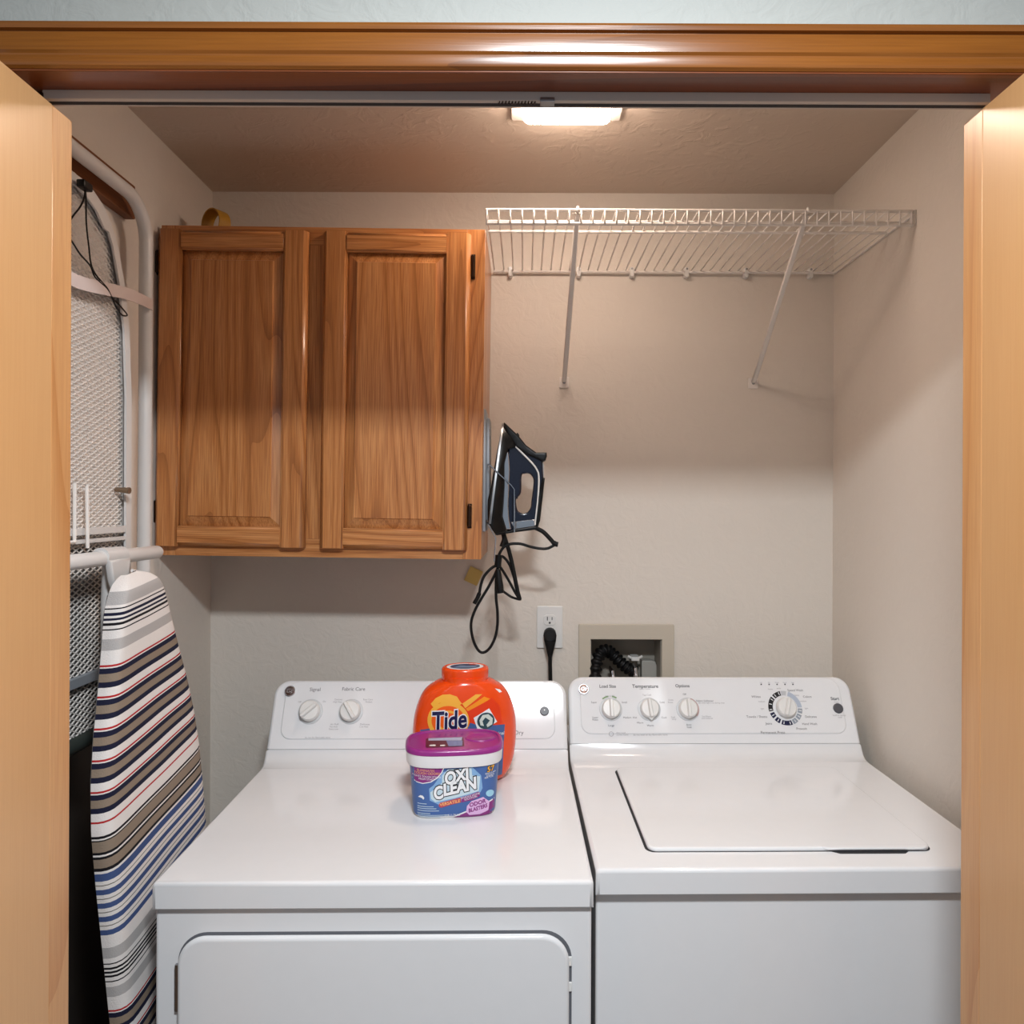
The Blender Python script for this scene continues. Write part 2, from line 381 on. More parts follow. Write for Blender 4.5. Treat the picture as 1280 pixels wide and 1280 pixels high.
# face frame: stiles and rails
dl = [cl(196, 288, 1.68)[0], cl(384.5, 288, 1.68)[0]]; dr = [cl(403.5, 288, 1.68)[0], cl(588.5, 288, 1.68)[0]]
zt, zb = cl(390, 288, 1.68)[1], cl(390, 685, 1.68)[1]
fw = .042
obj('face_stile', box(0, fw, 0, .019, 0, CH, .0012), M_OAKV, cab)
obj('face_stile', box(CW-fw, CW, 0, .019, 0, CH, .0012), M_OAKV, cab)
mx = (dl[1]+dr[0])/2
obj('face_stile', box(mx-.038, mx+.038, 0, .019, fw, CH-fw, .0006), M_OAKV, cab)
obj('face_rail', box(fw, CW-fw, .0003, .0187, 0, fw, .0006), M_OAKH, cab)
obj('face_rail', box(fw, CW-fw, .0003, .0187, CH-fw, CH, .0006), M_OAKH, cab)
def door(x0, x1, hinge_right):
    d = bpy.data.objects.new('door', None); C.objects.link(d); d.parent = cab
    T = .020; sw, rw = .055, .046
    # stile: chamfered outer edge (lip) and stepped inner bead
    def stile(xa, xb, outer):
        if outer == 'L': pr = [(xa, -.001), (xa, -.009), (xa+.009, -T), (xb-.005, -T), (xb-.002, -T+.004), (xb, -T+.004), (xb, -.001)]
        else: pr = [(xb, -.001), (xb, -.009), (xb-.009, -T), (xa+.005, -T), (xa+.002, -T+.004), (xa, -T+.004), (xa, -.001)]
        return BM().rings([[(x, y, z) for x, y in pr] for z in (zb, zt)])
    def rail(za, zc, outer):
        if outer == 'B': pr = [(za, -.001), (za, -.009), (za+.009, -T), (zc-.005, -T), (zc-.002, -T+.004), (zc, -T+.004), (zc, -.001)]
        else: pr = [(zc, -.001), (zc, -.009), (zc-.009, -T), (za+.005, -T), (za+.002, -T+.004), (za, -T+.004), (za, -.001)]
        return BM().rings([[(x, y, z) for z, y in pr] for x in (x0+sw, x1-sw)])
    obj('stile', stile(x0, x0+sw, 'L').mesh(), M_OAKV, d, 20); obj('stile', stile(x1-sw, x1, 'R').mesh(), M_OAKV, d, 20)
    obj('rail', rail(zb, zb+rw, 'B').mesh(), M_OAKH, d, 20); obj('rail', rail(zt-rw, zt, 'T').mesh(), M_OAKH, d, 20)
    a, b, c, e = x0+sw, x1-sw, zb+rw, zt-rw
    R = lambda i, y: [(a+i, y, c+i), (b-i, y, c+i), (b-i, y, e-i), (a+i, y, e-i)]
    obj('raised_panel', BM().rings([R(0, -.002), R(0, -.006), R(.022, -.0145), R(.0235, -.0175), R(.0245, -.0175)]).mesh(), M_OAKV, d, 12)
    # exposed hinge barrels
    for hz in (cl(590, 332, 1.69)[1], cl(590, 645, 1.69)[1]):
        hx = x1+.0045 if hinge_right else x0-.0045
        hb = BM().tube([(hx, -.007, hz-.026), (hx, -.007, hz-.023), (hx, -.007, hz+.023), (hx, -.007, hz+.026)], .0042, 10, rad=[.002, .0046, .0046, .002])
        hb.box(hx-.0035, hx+.0055, -.003, -.0002, hz-.028, hz+.028) if hinge_right else hb.box(hx-.0055, hx+.0035, -.003, -.0002, hz-.028, hz+.028)
        obj('hinge', hb.mesh(), M_BRONZE, d)
door(dl[0], dl[1], False); door(dr[0], dr[1], True)

# ring of tape on the cabinet top
tc = at(270, 283, 1.80); tc.z = cz1+.0385
t = thing('tape_roll', 'golden ribbon loop standing on top of the oak cabinet', 'tape', Matrix.Translation(tc) @ Matrix.Rotation(math.radians(-30), 4, 'Z') @ Matrix.Rotation(math.pi/2, 4, 'X'))
w_ = .016
obj('band', BM().rings([[(r*math.cos(a), r*math.sin(a)*1.05, z) for r, z in ((.034, -w_), (.034, w_), (.0315, w_), (.0315, -w_))] for a in [2*math.pi*k/48 for k in range(49)]], False).mesh(), M_TAPE, t)

# yellow paper tag stuck on the wall under the cabinet
tc = at(592, 720, YB-.004)
tg = obj('paper_tag', plate([rrect(-.019, .019, -.021, .021, .002)], .0008, 0, FR(0)), M_YELLOW, None, 0)
tg.matrix_world = Matrix.Translation(tc) @ Matrix.Rotation(math.radians(24), 4, 'Y')
tag(tg, 'small tilted yellow paper tag on the wall below the cabinet corner', 'tag')

# ================================================================== WIRE SHELF
sx0, sx1, sy0, sy1, sz = -.084, .828, 1.582, 1.988, CAMZ+.628
sh = thing('wire_shelf', 'white coated wire shelf on the back wall right of the cabinet', 'shelf', (0, 0, sz))
def rod(x0, x1, y, z, r): return BM().tube([(x0, y, z), (x1, y, z)], r, 8).mesh()
for y, z, r in ((sy0, 0, .0037), (sy0, -.029, .0037), (sy0+.055, -.004, .0034), (sy0+.115, -.004, .0034), (sy1, -.004, .0036)):
    obj('long_rod', rod(sx0, sx1, y, z, r), M_WIRE, sh)
dw = BM().tube([(0, sy1+.002, 0), (0, sy0+.004, 0), (0, sy0-.0032, -.002), (0, sy0-.0037, -.031)], .0019, 6).mesh()
dw.materials.append(M_WIRE)
dw.polygons.foreach_set('use_smooth', [True]*len(dw.polygons))
n = 37
for i in range(n): reuse('deck_wire', dw, sh, (sx0+.002+(sx1-sx0-.006)*i/(n-1), 0, 0))
def brace(uf, uw, vw):
    p0 = Vector((at(uf, 268, sy0)[0], sy0+.004, -.006)); w = at(uw, vw, YB); p1 = Vector((w.x, YB-.008, w.z-sz))
    M = lambda: None
    d = (p1-p0).normalized(); side = Vector((1, 0, 0)); nn = d.cross(side).normalized()
    b = BM(); hw, ht = .0062, .0035
    rs = [[p+side*sx*hw+nn*st*ht for sx, st in ((-1, -.4), (-.6, -1), (.6, -1), (1, -.4), (1, .4), (.6, 1), (-.6, 1), (-1, .4))] for p in (p0, p1)]
    obj('brace', b.rings(rs).mesh(), M_WIRE, sh)
    hk = BM().tube([(p0.x, sy0+.014, -.012), (p0.x, sy0+.002, -.002), (p0.x, sy0-.006, .004), (p0.x, sy0-.008, -.004)], .003, 6)
    hk.tube([(p0.x-.012, sy0+.006, -.006), (p0.x+.012, sy0+.006, -.006)], .0022, 6)
    obj('brace_hook', hk.mesh(), M_WIRE, sh)
    pl = obj('brace_plate', plate([rrect(w.x-.013, w.x+.013, w.z-sz-.017, w.z-sz+.012, .003)], .004, .001, FR(YB-.001)), M_WIRE, sh)
    obj('screw', BM().lathe([(.004, 0), (.004, .001), (.002, .0022)], 12, axes((w.x, YB-.005, w.z-sz-.003), (1, 0, 0), (0, 0, 1), (0, -1, 0))).mesh(), M_STEEL, pl)
brace(722, 705, 477); brace(1009, 941, 478)
# wall clips
for u in (638, 723, 789, 857, 931, 1011):
    x = at(u, 340, YB)[0]
    c = obj('wall_clip', BM().rings([[(x+a*1.0, YB-.001-d, h) for a, h in rrect(-.0065*k, .0065*k, -.019+.004*(1-k), .008-.002*(1-k), .004, 3)] for k, d in ((1, 0), (1, .012), (.7, .017))]).mesh(), M_PLASTIC, sh)
    obj('screw', BM().lathe([(.003, 0), (.003, .001)], 10, axes((x, YB-.0175, .003), (1, 0, 0), (0, 0, 1), (0, -1, 0))).mesh(), M_STEEL, c)
# end bracket on the right wall
obj('end_bracket', BM().box(XR-.004, XR-.0005, sy0-.004, sy0+.018, -.028, .003).box(XR-.006, XR-.0005, sy0, sy1, -.008, -.004).mesh(bevel=.0008), M_WIRE, sh)

# ================================================================== OUTLET, PLUG, WASHER BOX
pc = at(687, 783.5, YB)
t = thing('wall_outlet', 'white duplex wall outlet with a black plug in its lower socket', 'outlet', (pc.x, YB, pc.z))
fp = obj('face_plate', plate([rrect(-.035, .035, -.057, .057, .004)], .006, .0025, FR(-.0005)), M_PLASTIC, t)
for k, zz in enumerate((.0195, -.0195)):
    s_ = obj('socket', plate([[(x, z+zz) for x, z in rrect(-.017, .017, -.014, .014, .010)]], .004, .001, FR(-.004)), M_PLASTIC, t)
    obj('slot', BM().box(-.0076, -.0052, -.0085, -.0078, zz-.001, zz+.009).box(.0052, .0072, -.0085, -.0078, zz, zz+.008).tube([(0, -.0078, zz-.0075), (0, -.0086, zz-.0075)], .0028, 10).mesh(), M_INKD, s_, 0)
obj('screw', BM().lathe([(.003, 0), (.003, .0012)], 12, axes((0, -.0065, 0), (1, 0, 0), (0, 0, 1), (0, -1, 0))).mesh(), M_PLASTIC, t)
pk = thing('appliance_plug', 'black plug and cord running from the outlet down behind the dryer', 'plug', (pc.x, YB-.008, pc.z-.0195))
pr = [(.010, 0, .004), (.0165, -.012, .006), (.0175, -.024, .002), (.0155, -.032, -.012), (.0105, -.034, -.032), (.0065, -.033, -.050), (.005, -.033, -.056)]
BMp = BM().rings([[(r*math.cos(a)*1.0, y+r*.5*math.sin(a)*(1 if z < -.008 else .2), z+(r*.9*math.sin(a) if z > -.008 else 0)) for a in [2*math.pi*k/14 for k in range(14)]] for r, y, z in pr])
obj('plug_body', BMp.mesh(), M_RUBBER, pk, 60)
obj('power_cord', BM().tube(smooth_pts([(0, -.033, -.05), (.001, -.034, -.10), (.003, -.036, -.16), (.004, -.04, -.26), (.0, -.05, -.42), (-.02, -.04, -.6)]), .0052, 8).mesh(), M_RUBBER, pk)

fx0, fx1 = at(723, 800, YB)[0], at(842, 800, YB)[0]; fz1 = at(780, 780, YB)[2]
t = thing('washer_outlet_box', 'beige recessed plumbing box in the wall behind the washer', 'plumbing box', ((bx0+bx1)/2, YB, 1.05))
ox, oz = (bx0+bx1)/2, 1.05
obj('trim_frame', plate([rrect(fx0-ox, fx1-ox, .945-oz, fz1-oz, .003), [(bx0+.002-ox, bz0+.002-oz), (bx1-.002-ox, bz0+.002-oz), (bx1-.002-ox, bz1-.002-oz), (bx0+.002-ox, bz1-.002-oz)]], .009, .0015, FR(-.0005)), M_BOX, t)
a, b, c, d = bx0+.001-ox, bx1-.001-ox, bz0+.001-oz, bz1-.001-oz
bb = BM().box(a, a+.003, 0, .095, c, d).box(b-.003, b, 0, .095, c, d).box(a, b, 0, .095, c, c+.003).box(a, b, 0, .095, d-.003, d).box(a, b, .092, .095, c, d)
obj('recess', bb.mesh(weld=False), M_BOXIN, t, 0)
def bxp(x, y, Y): p = at(650+x/6.095, 740+y/6.095, Y); return (p.x-ox, p.y-YB, p.z-oz)
obj('drain_block', plate([[ (bxp(*q, 2.06)[0], bxp(*q, 2.06)[2]) for q in [(925, 760), (1040, 760), (1040, 560), (1030, 530), (1000, 520), (925, 520)]]], .03, .003, FR(.085)), M_PALE, t)
vp = bxp(872, 498, 2.05)
v_ = obj('valve', BM().box(vp[0]-.011, vp[0]+.011, vp[1]-.02, vp[1]+.02, vp[2]-.006, vp[2]+.005).mesh(bevel=.002), M_PLASTIC, t)
obj('lever', BM().tube([(vp[0]-.02, vp[1]-.012, vp[2]+.006), (vp[0]-.006, vp[1]-.012, vp[2]-.001), (vp[0]+.006, vp[1]-.012, vp[2]-.001), (vp[0]+.02, vp[1]-.012, vp[2]+.006)], .0035, 6).mesh(), M_PLASTIC, v_)
for x, y in ((705, 620), (880, 600)):
    q = bxp(x, y, 2.03)
    obj('spigot', BM().tube([(q[0]-.004, q[1]+.02, q[2]+.012), (q[0], q[1]+.004, q[2]+.004), (q[0]+.002, q[1]-.002, q[2]-.02), (q[0]+.002, q[1], q[2]-.07)], .0075, 12, rad=[.006, .0075, .0085, .0075]).mesh(), M_CHROME, t)
hp = smooth_pts([at(650+x/6.095, 740+y/6.095, Y) for x, y, Y in ((575, 900, 1.985), (572, 700, 1.988), (580, 560, 2.0), (610, 470, 2.015), (655, 445, 2.025), (700, 470, 2.03), (760, 530, 2.035), (820, 580, 2.04), (875, 610, 2.045))], 14)
hr = [.0165+.0035*math.cos(i*2*math.pi/5.6) for i in range(len(hp))]
hs = obj('drain_hose', BM().tube(hp, .014, 14, rad=[.0150+.0032*math.cos(i*2*math.pi/6.2) for i in range(len(hp))]).mesh(), M_RUBBER, None, 60)
tag(hs, 'black corrugated hose arching inside the beige wall box', 'hose')

# ================================================================== DRYER + WASHER
Wd = .686; EY, EZ = .531, .941
ev = Vector((0, .069, .141)); EL = ev.length; ev.normalize(); nv = Vector((0, -ev.z, ev.y))
CON = axes((0, EY, EZ), (1, 0, 0), ev, nv)           # console plane: x, up the face, outward
def machine(name, label, X0, Y0, yaw):
    return thing(name, label, 'washer' if 'washer' in name else 'dryer', Matrix.Translation((X0, Y0, 0)) @ Matrix.Rotation(yaw, 4, 'Z'))
def shell(t, hollow_lid=None):
    prof = [(0, .868), (-.003, .8705), (-.0035, .905), (-.0028, .9085), (-.0005, .9106), (.003, .911), (.49, .911), (.507, .913), (.519, .920), (.527, .931), (.532, .940), (.68, .940), (.68, .868), (.02, .868)]
    # worktop with softly rounded side edges
    e = .006; rs = []
    for x, k in ((0, 1), (.0015, .5), (e, 0), (Wd-e, 0), (Wd-.0015, .5), (Wd, 1)):
        rs.append([(x, y+(.004*k if y < .02 and z > .869 else 0), z-(.005*k if z > .9 else 0)) for y, z in prof])
    obj('worktop', BM().rings(rs).mesh(), M_ENAMEL, t, 40, None, .012)
    return
def console(t):
    r = .036
    def ring(i, nn, back=None):
        o = rrect(i, Wd-i, -.0 if i == 0 else 0, EL-i, (0.001, .001, r-i, r-i), 8)
        return [CON @ Vector((x, y, nn)) if back is None else Vector((x, back, EZ+((CON @ Vector((x, y, 0))).z-EZ)*.84)) for x, y in o]
    obj('backsplash', BM().rings([ring(.008, .0015), ring(.004, .0005), ring(.0012, -.003), ring(0, -.008), ring(.012, 0, .655), ring(.016, 0, .665)]).mesh(), M_CONSOLE, t, 40)
    # dark seam under the console
    obj('seam', box(.004, Wd-.004, EY+.004, EY+.02, EZ-.0015, EZ+.0012), M_GROOVE, t, 0)
    cp = plate([rrect(.028, Wd-.028, .021, EL-.004, (.024, .024, .03, .03))], .006, .0028, CON @ Matrix.Translation((0, 0, -.002)))
    return obj('control_panel', cp, M_CONSOLE, t, 50)
def mk_map(t):
    Mi = (t.matrix_basis @ CON)
    n = (Mi.to_3x3() @ Vector((0, 0, 1))); p0 = Mi @ Vector((0, 0, .004))
    def f(u, v):
        q = Mi.inverted() @ on_plane(u, v, p0, n); return q.x, q.y
    return f
NL = .0043   # print height on the console
def lettering(par, s, x, y, size, m=None, **k):
    me = text_mesh(s, size, **k); me.transform(CON @ Matrix.Translation((x, y, NL)))
    return obj('lettering', me, m or M_INK, par, 0)
def knob(par, x, y, r, ang, dial=False, point=False):
    k = bpy.data.objects.new('dial' if dial else 'knob', None); C.objects.link(k); k.parent = par.parent
    k.matrix_local = CON @ Matrix.Translation((x, y, .004))
    if not dial: obj('ring', BM().lathe([(r*1.28, 0), (r*1.26, .0015), (r*1.1, .002)], 32).mesh(), M_KNOBRING, k)
    cap = [(r*1.02, .001), (r*1.04, .008), (r*1.0, .014), (r*.9, .017), (r*.5, .0175)]
    obj('cap', BM().lathe(cap, 32).mesh(), M_PLASTIC, k, 50)
    R = Matrix.Rotation(ang, 4, 'Z')
    g = BM().rings([[R @ Vector((xx, yy, z)) for xx, yy in rrect(-w, w, -h, h, w*.9, 4)] for w, h, z in ((r*.26, r*1.0, .014), (r*.2, r*.98, .022), (r*.12, r*.93, .0245))])
    if point: g.rings([[R @ Vector((xx, yy, z)) for xx, yy in ((-r*.45, r*.8), (0, r*1.3), (r*.45, r*.8))] for z in (.004, .014)])
    obj('grip', g.mesh(), M_PLASTIC, k, 40)
    return k
def emblem(par, x, y, r):
    e = bpy.data.objects.new('emblem', None); C.objects.link(e); e.parent = par.parent; e.matrix_local = CON @ Matrix.Translation((x, y, .004))
    obj('disc', BM().lathe([(r, 0), (r, .002), (r*.93, .003)], 32).mesh(), M_CHROME, e)
    obj('disc_face', BM().lathe([(r*.82, .0028), (r*.82, .0032)], 28).mesh(), mat('emblem_bronze', (96, 72, 62), .3, .7), e)
    me = text_mesh('GE', r*1.05, bold=.0002, shear=.25); me.transform(Matrix.Translation((0, 0, .0036))); obj('lettering', me, M_CHROME, e, 0)
    for k in range(4):
        a = math.pi/4+k*math.pi/2; obj('flourish', BM().tube([(r*.6*math.cos(a+q), r*.6*math.sin(a+q), .0034) for q in (-.55, -.3, 0, .3, .55)], r*.07, 5).mesh(), M_CHROME, e)

# ---- dryer
DX, DY, DYAW = -.5745, 1.150, .017
t = machine('clothes_dryer', 'white front-loading clothes dryer left of the washer', DX, DY, DYAW)
Dt = t
shell(t)
fy = .006
hw_ = [(.036, .27), (.036, .84)]
obj('cabinet_body', BM().box(.002, Wd-.002, fy, .66, .012, .8695).mesh(bevel=.006, segs=3), M_ENAMEL, t, 40)
di = t.matrix_basis.inverted()
def dloc(u, v): p = di @ on_plane(u, v, t.matrix_basis @ Vector((0, fy, 0)), t.matrix_basis.to_3x3() @ Vector((0, -1, 0))); return p.x, p.z
d0, d1 = dloc(224.5, 1230)[0], dloc(711, 1230)[0]; dz1 = dloc(470, 1166)[1]
obj('door_gap', plate([rrect(d0-.0022, d1+.0045, .24, dz1+.0028, .046, 10)], .0008, 0, FR(fy)), M_SEAM, t, 0)
dd = obj('door', plate([rrect(d0, d1, .244, dz1, .044, 10)], .010, .006, FR(fy-.0006), 4), M_ENAMEL, t, 40)
obj('hinge', box(d0-.0055, d0+.0035, fy-.006, fy+.001, dz1-.118, dz1-.045, .0015), M_STEEL, dd)
obj('hinge', box(d0-.0055, d0+.0035, fy-.006, fy+.001, .30, .373, .0015), M_STEEL, dd)
for zz in (dz1-.045, dz1-.085): obj('latch', box(d1-.001, d1+.0045, fy-.004, fy, zz-.007, zz+.007, .001), M_PLASTIC, dd)
for x in (.05, Wd-.05):
    for y in (.06, .6): obj('foot', BM().lathe([(.018, 0), (.018, .01), (.01, .013)], 16, Matrix.Translation((x, y, 0))).mesh(), M_BLACK, t)
cp = console(t); f = mk_map(t)
emblem(cp, *f(362.5, 864), .0125)
s1 = f(388, 889.5); s2 = f(438.5, 889.5)
knob(cp, *s1, .0225, math.radians(-48)); knob(cp, *s2, .0225, math.radians(33))
lettering(cp, 'Signal', *f(394, 862), .0115); lettering(cp, 'Fabric Care', *f(442, 861.5), .0115)
for s, u, v, z in (('Off', 374.5, 877.5, .0055), ('On', 405.5, 877, .0055), ('Cottons', 423, 874.5, .0055), ('High Heat', 422, 877.5, .005), ('Easy Care', 460, 874.5, .0055), ('Medium', 461, 877.5, .005), ('Air Fluff', 418, 905.5, .0055), ('No Heat', 417, 908.5, .005), ('Extra Low', 417, 911.5, .005), ('Delicates', 456, 905.5, .006), ('Low Heat', 455, 908.5, .005), ('do not dry flammable items', 397, 922, .0052)):
    lettering(cp, s, *f(u, v), z, M_INKL)
lettering(cp, 'Time Dry', *f(640, 916), .0135, M_INK)
lettering(cp, 'Start', *f(680.5, 879), .0085, M_INK)
lettering(cp, 'sensor dry', *f(660, 862), .0055, M_INKL)
q = f(680.5, 889)
bt = obj('start_button', BM().lathe([(.0105, 0), (.0105, .004), (.009, .0055), (.004, .0055)], 24, CON @ Matrix.Translation((q[0], q[1], .003))).mesh(), M_BUTTON, t, 50)
obj('indicator', BM().lathe([(.0014, .005), (.0014, .0062)], 10, CON @ Matrix.Translation((q[0], q[1]+.002, .003))).mesh(), M_PLASTIC, bt)
qd = f(575, 889); knob(cp, *qd, .0235, math.radians(40), True)

# ---- washer
WX, WY, WYAW = .1185, 1.198, .018
t = machine('washing_machine', 'white top-loading washing machine right of the dryer', WX, WY, WYAW)
wi = t.matrix_basis.inverted()
shell(t)
obj('cabinet_body', BM().box(.002, Wd-.002, .013, .66, .012, .8695).mesh(bevel=.006, segs=3), M_ENAMEL, t, 40)
def wloc(u, v, z=.914): p = wi @ on_plane(u, v, (0, 0, z), (0, 0, 1)); return p.x, p.y
A, B_, Cc, D_ = wloc(773, 960), wloc(806, 1062), wloc(1161, 1062), wloc(1047, 961)
lx0, lx1, ly0, ly1 = .066, .606, .088, .452
lx0 = (A[0]+B_[0])/2; lx1 = (Cc[0]+D_[0])/2; ly0 = (B_[1]+Cc[1])/2; ly1 = min((A[1]+D_[1])/2, .47)
obj('lid_gap', plate([rrect(lx0-.004, lx1+.002, ly0-.0015, ly1+.0015, .016)], .0006, 0, UPM(.9108)), M_GROOVE, t, 0)
ld = obj('lid', plate([rrect(lx0, lx1, ly0, ly1, .016)], .0085, .0035, UPM(.9095), 4), M_ENAMEL, t, 50)
h0, h1 = wloc(1052, 1068, .912)[0], wloc(1134, 1068, .912)[0]
obj('handle_pocket', plate([[(h0-.02, ly0+.004), (h0, ly0-.010), (h1, ly0-.010), (h1+.016, ly0+.004)]], .0006, 0, UPM(.9111)), M_GROOVE, ld, 0)
obj('handle_lip', plate([[(h0-.045, ly0+.01), (h0-.018, ly0-.0035), (lx1-.018, ly0-.0035), (lx1-.008, ly0+.001), (lx1-.004, ly0+.01)]], .0045, .002, UPM(.9138), 3), M_ENAMEL, ld, 50)
for x in (.05, Wd-.05):
    for y in (.06, .6): obj('foot', BM().lathe([(.018, 0), (.018, .01), (.01, .013)], 16, Matrix.Translation((x, y, 0))).mesh(), M_BLACK, t)
cp = console(t); f = mk_map(t)
emblem(cp, *f(729.5, 861.5), .0128)
for u, a, pt in ((763.5, 0, False), (811.5, math.pi+.08, True), (859.5, 0, False)): knob(cp, *f(u, 886.5), .0215, a, False, pt)
def arc(par, cx, cy, r0, r1, a0, a1, m, nm='dial_mark'):
    n = max(3, int((a1-a0)/6)); P = [(cx+r*math.sin(math.radians(a)), cy+r*math.cos(math.radians(a))) for r, aa in ((r0, range(n+1)), (r1, range(n, -1, -1))) for a in [a0+(a1-a0)*q/n for q in aa]]
    me = flat([P]); me.transform(CON @ Matrix.Translation((0, 0, NL))); return obj(nm, me, m, par, 0)
M_GREEN = ink('leaf_green', (118, 150, 96)); M_PINKRING = ink('dusty_pink', (190, 160, 156))
c1 = f(763.5, 886.5); arc(cp, *c1, .0285, .032, -38, -8, M_GREEN); arc(cp, *c1, .0285, .032, 8, 30, M_GREEN)
c3 = f(859.5, 886.5)
def arc_up(par, cx, cy, r0, r1, a0, a1, m):
    o = arc(par, cx, cy, r0, r1, a0, a1, m); o.location = nv*.0022; return o
arc_up(cp, *c3, .0235, .0272, 20, 130, M_PINKRING)
for s, u, v, z in (('Load Size', 759.5, 858, .0105), ('Temperature', 806.5, 858, .0118), ('Options', 853, 857.5, .0105), ('Start', 1043.5, 873.5, .0105)): lettering(cp, s, *f(u, v), z, M_INKD, bold=.00015)
for s, u, v, z in (('wash / rinse', 806, 861.2, .0055), ('precise fill', 762, 870, .0055), ('Super', 742.5, 878, .006), ('Small', 780.5, 878, .006), ('Super', 744, 897, .006), ('Reset', 744, 899.7, .006), ('Medium', 784, 897, .006), ('Large', 764, 907, .0065), ('Tap Cold', 808.5, 868.8, .0055), ('Cold', 827.5, 878, .006), ('Hot', 793.5, 897, .006), ('Warm', 800, 903.5, .006), ('Cool', 830, 897, .006), ('Warm', 813, 907, .0062), ('Off', 855.5, 868, .006),
        ('Extra', 838.5, 875, .0055), ('Rinse', 838, 878, .0055), ('Soak', 841.5, 896.5, .0055), ('Only', 842.5, 899, .0055), ('Auto', 861, 906, .006), ('Soak', 861.5, 909, .006), ('Fabric Softener', 881, 876.2, .0068), ('add when light is on during rinse', 889, 878.7, .0048), ('2nd Rinse', 883, 895.7, .0055), ('with Softener', 884, 898, .005), ('Auto Load', 776, 916, .005), ('stainless basket', 778, 918.5, .0045), ('do not wash or dry flammable items', 813, 918.5, .0055)):
    lettering(cp, s, *f(u, v), z, M_INK if z > .0058 else M_INKL)
me = flat([circle(*f(764, 917.5), .0055, 16), circle(*f(764, 917.5), .0045, 16)]); me.transform(CON @ Matrix.Translation((0, 0, NL))); obj('recycling_mark', me, M_INKL, cp, 0)
# cycle dial with coloured ring of segments
cd = f(981.5, 885); knob(cp, *cd, .0225, math.radians(-18), True)
M_SEGK = ink('black_segment', (28, 28, 32)); M_SEGN = ink('navy_segment', (26, 30, 66)); M_SEGB = ink('pale_blue_segment', (176, 186, 202)); M_SEGG = ink('blue_grey_segment', (148, 156, 166)); M_SEGO = ink('outline_segment', (190, 192, 196))
for a0, a1, m in ((-8, 12, M_SEGO), (18, 88, M_SEGB), (92, 110, M_SEGG), (115, 134, M_SEGG), (139, 158, M_SEGG), (162, 202, M_SEGN), (208, 227, M_SEGN), (233, 252, M_SEGN), (258, 312, M_SEGK), (318, 350, M_SEGK)):
    arc(cp, *cd, .0298, .0405, a0, a1, m)
M_WINK = ink('white_print', (226, 226, 228))
for a in (100, 124, 148, 170, 194, 217, 242, 264, 285, 304, 326, 343):
    o = arc(cp, *cd, .032, .0385, a-1.6, a+1.6, M_WINK); o.location = nv*.0003
for i in range(5):
    q = f(951.5+9.9*i, 855.5)
    obj('indicator', BM().lathe([(.0017, 0), (.0017, .001)], 10, CON @ Matrix.Translation((q[0], q[1], .0038))).mesh(), M_INKD, cp)
    lettering(cp, ('Lid', 'Fill', 'Wash', 'Rinse', 'Spin')[i], q[0], q[1]+.0042, .0042, M_INKL)
for s, u, v, z in (('Speed Wash', 994, 863, .0075), ('Whites', 945, 871, .0075), ('Colors', 1009, 871, .0075), ('Towels / Sheets', 946, 896, .0078), ('Delicates', 1013.5, 896, .0075), ('Jeans', 961, 904.5, .0075), ('Hand Wash', 1012, 905, .0075), ('Prewash', 1002, 911, .0075), ('Permanent Press', 966, 915.7, .0085)): lettering(cp, s, *f(u, v), z, M_INK)
for s, u, v, z in (('heavy', 963, 861.5, .005), ('extra', 973.5, 860.5, .005), ('medium', 952, 877, .005), ('light', 953, 886, .005), ('heavy', 996, 869, .005), ('medium', 1004, 876.5, .005), ('light', 1008, 885.5, .005), ('Cycle', 1045.5, 877.7, .005), ('hold to cancel', 1049, 894.2, .0055), ('cycle', 1050, 896.7, .005)): lettering(cp, s, *f(u, v), z, M_INKL)
q = f(1047.5, 885.5)
obj('start_button', BM().lathe([(.0118, 0), (.0118, .003), (.010, .0042), (.004, .0042)], 24, CON @ Matrix.Translation((q[0], q[1], .003))).mesh(), M_BUTTON, t, 50)

# ================================================================== ORANGE DETERGENT TUB
def spow(c, e): return math.copysign(abs(c)**e, c)
def interp(tab, h):
    for (a, x), (b, y) in zip(tab, tab[1:]):
        if h <= b: return x+(y-x)*(h-a)/(b-a) if b > a else y
    return tab[-1][1]
TT = [(0, .078), (.006, .087), (.02, .098), (.045, .106), (.08, .1105), (.11, .111), (.14, .108), (.165, .101), (.185, .092), (.198, .082), (.207, .069), (.211, .057), (.213, .047), (.222, .046)]
TTb = [(0, .040), (.006, .047), (.03, .054), (.08, .058), (.15, .057), (.185, .053), (.207, .048), (.211, .0465), (.213, .045), (.222, .044)]
tp = at(581, 930, 1.592)
t = thing('detergent_tub', 'orange oval detergent pod tub standing behind the purple-lidded tub', 'detergent', Matrix.Translation((tp.x, 1.592, .911)) @ Matrix.Rotation(math.radians(9), 4, 'Z'))
def tring(h, N=56, n=2.25):
    a, b = interp(TT, h), interp(TTb, h)
    return [(a*spow(math.cos(q), 2/n), b*spow(math.sin(q), 2/n), h) for q in [2*math.pi*k/N for k in range(N)]]
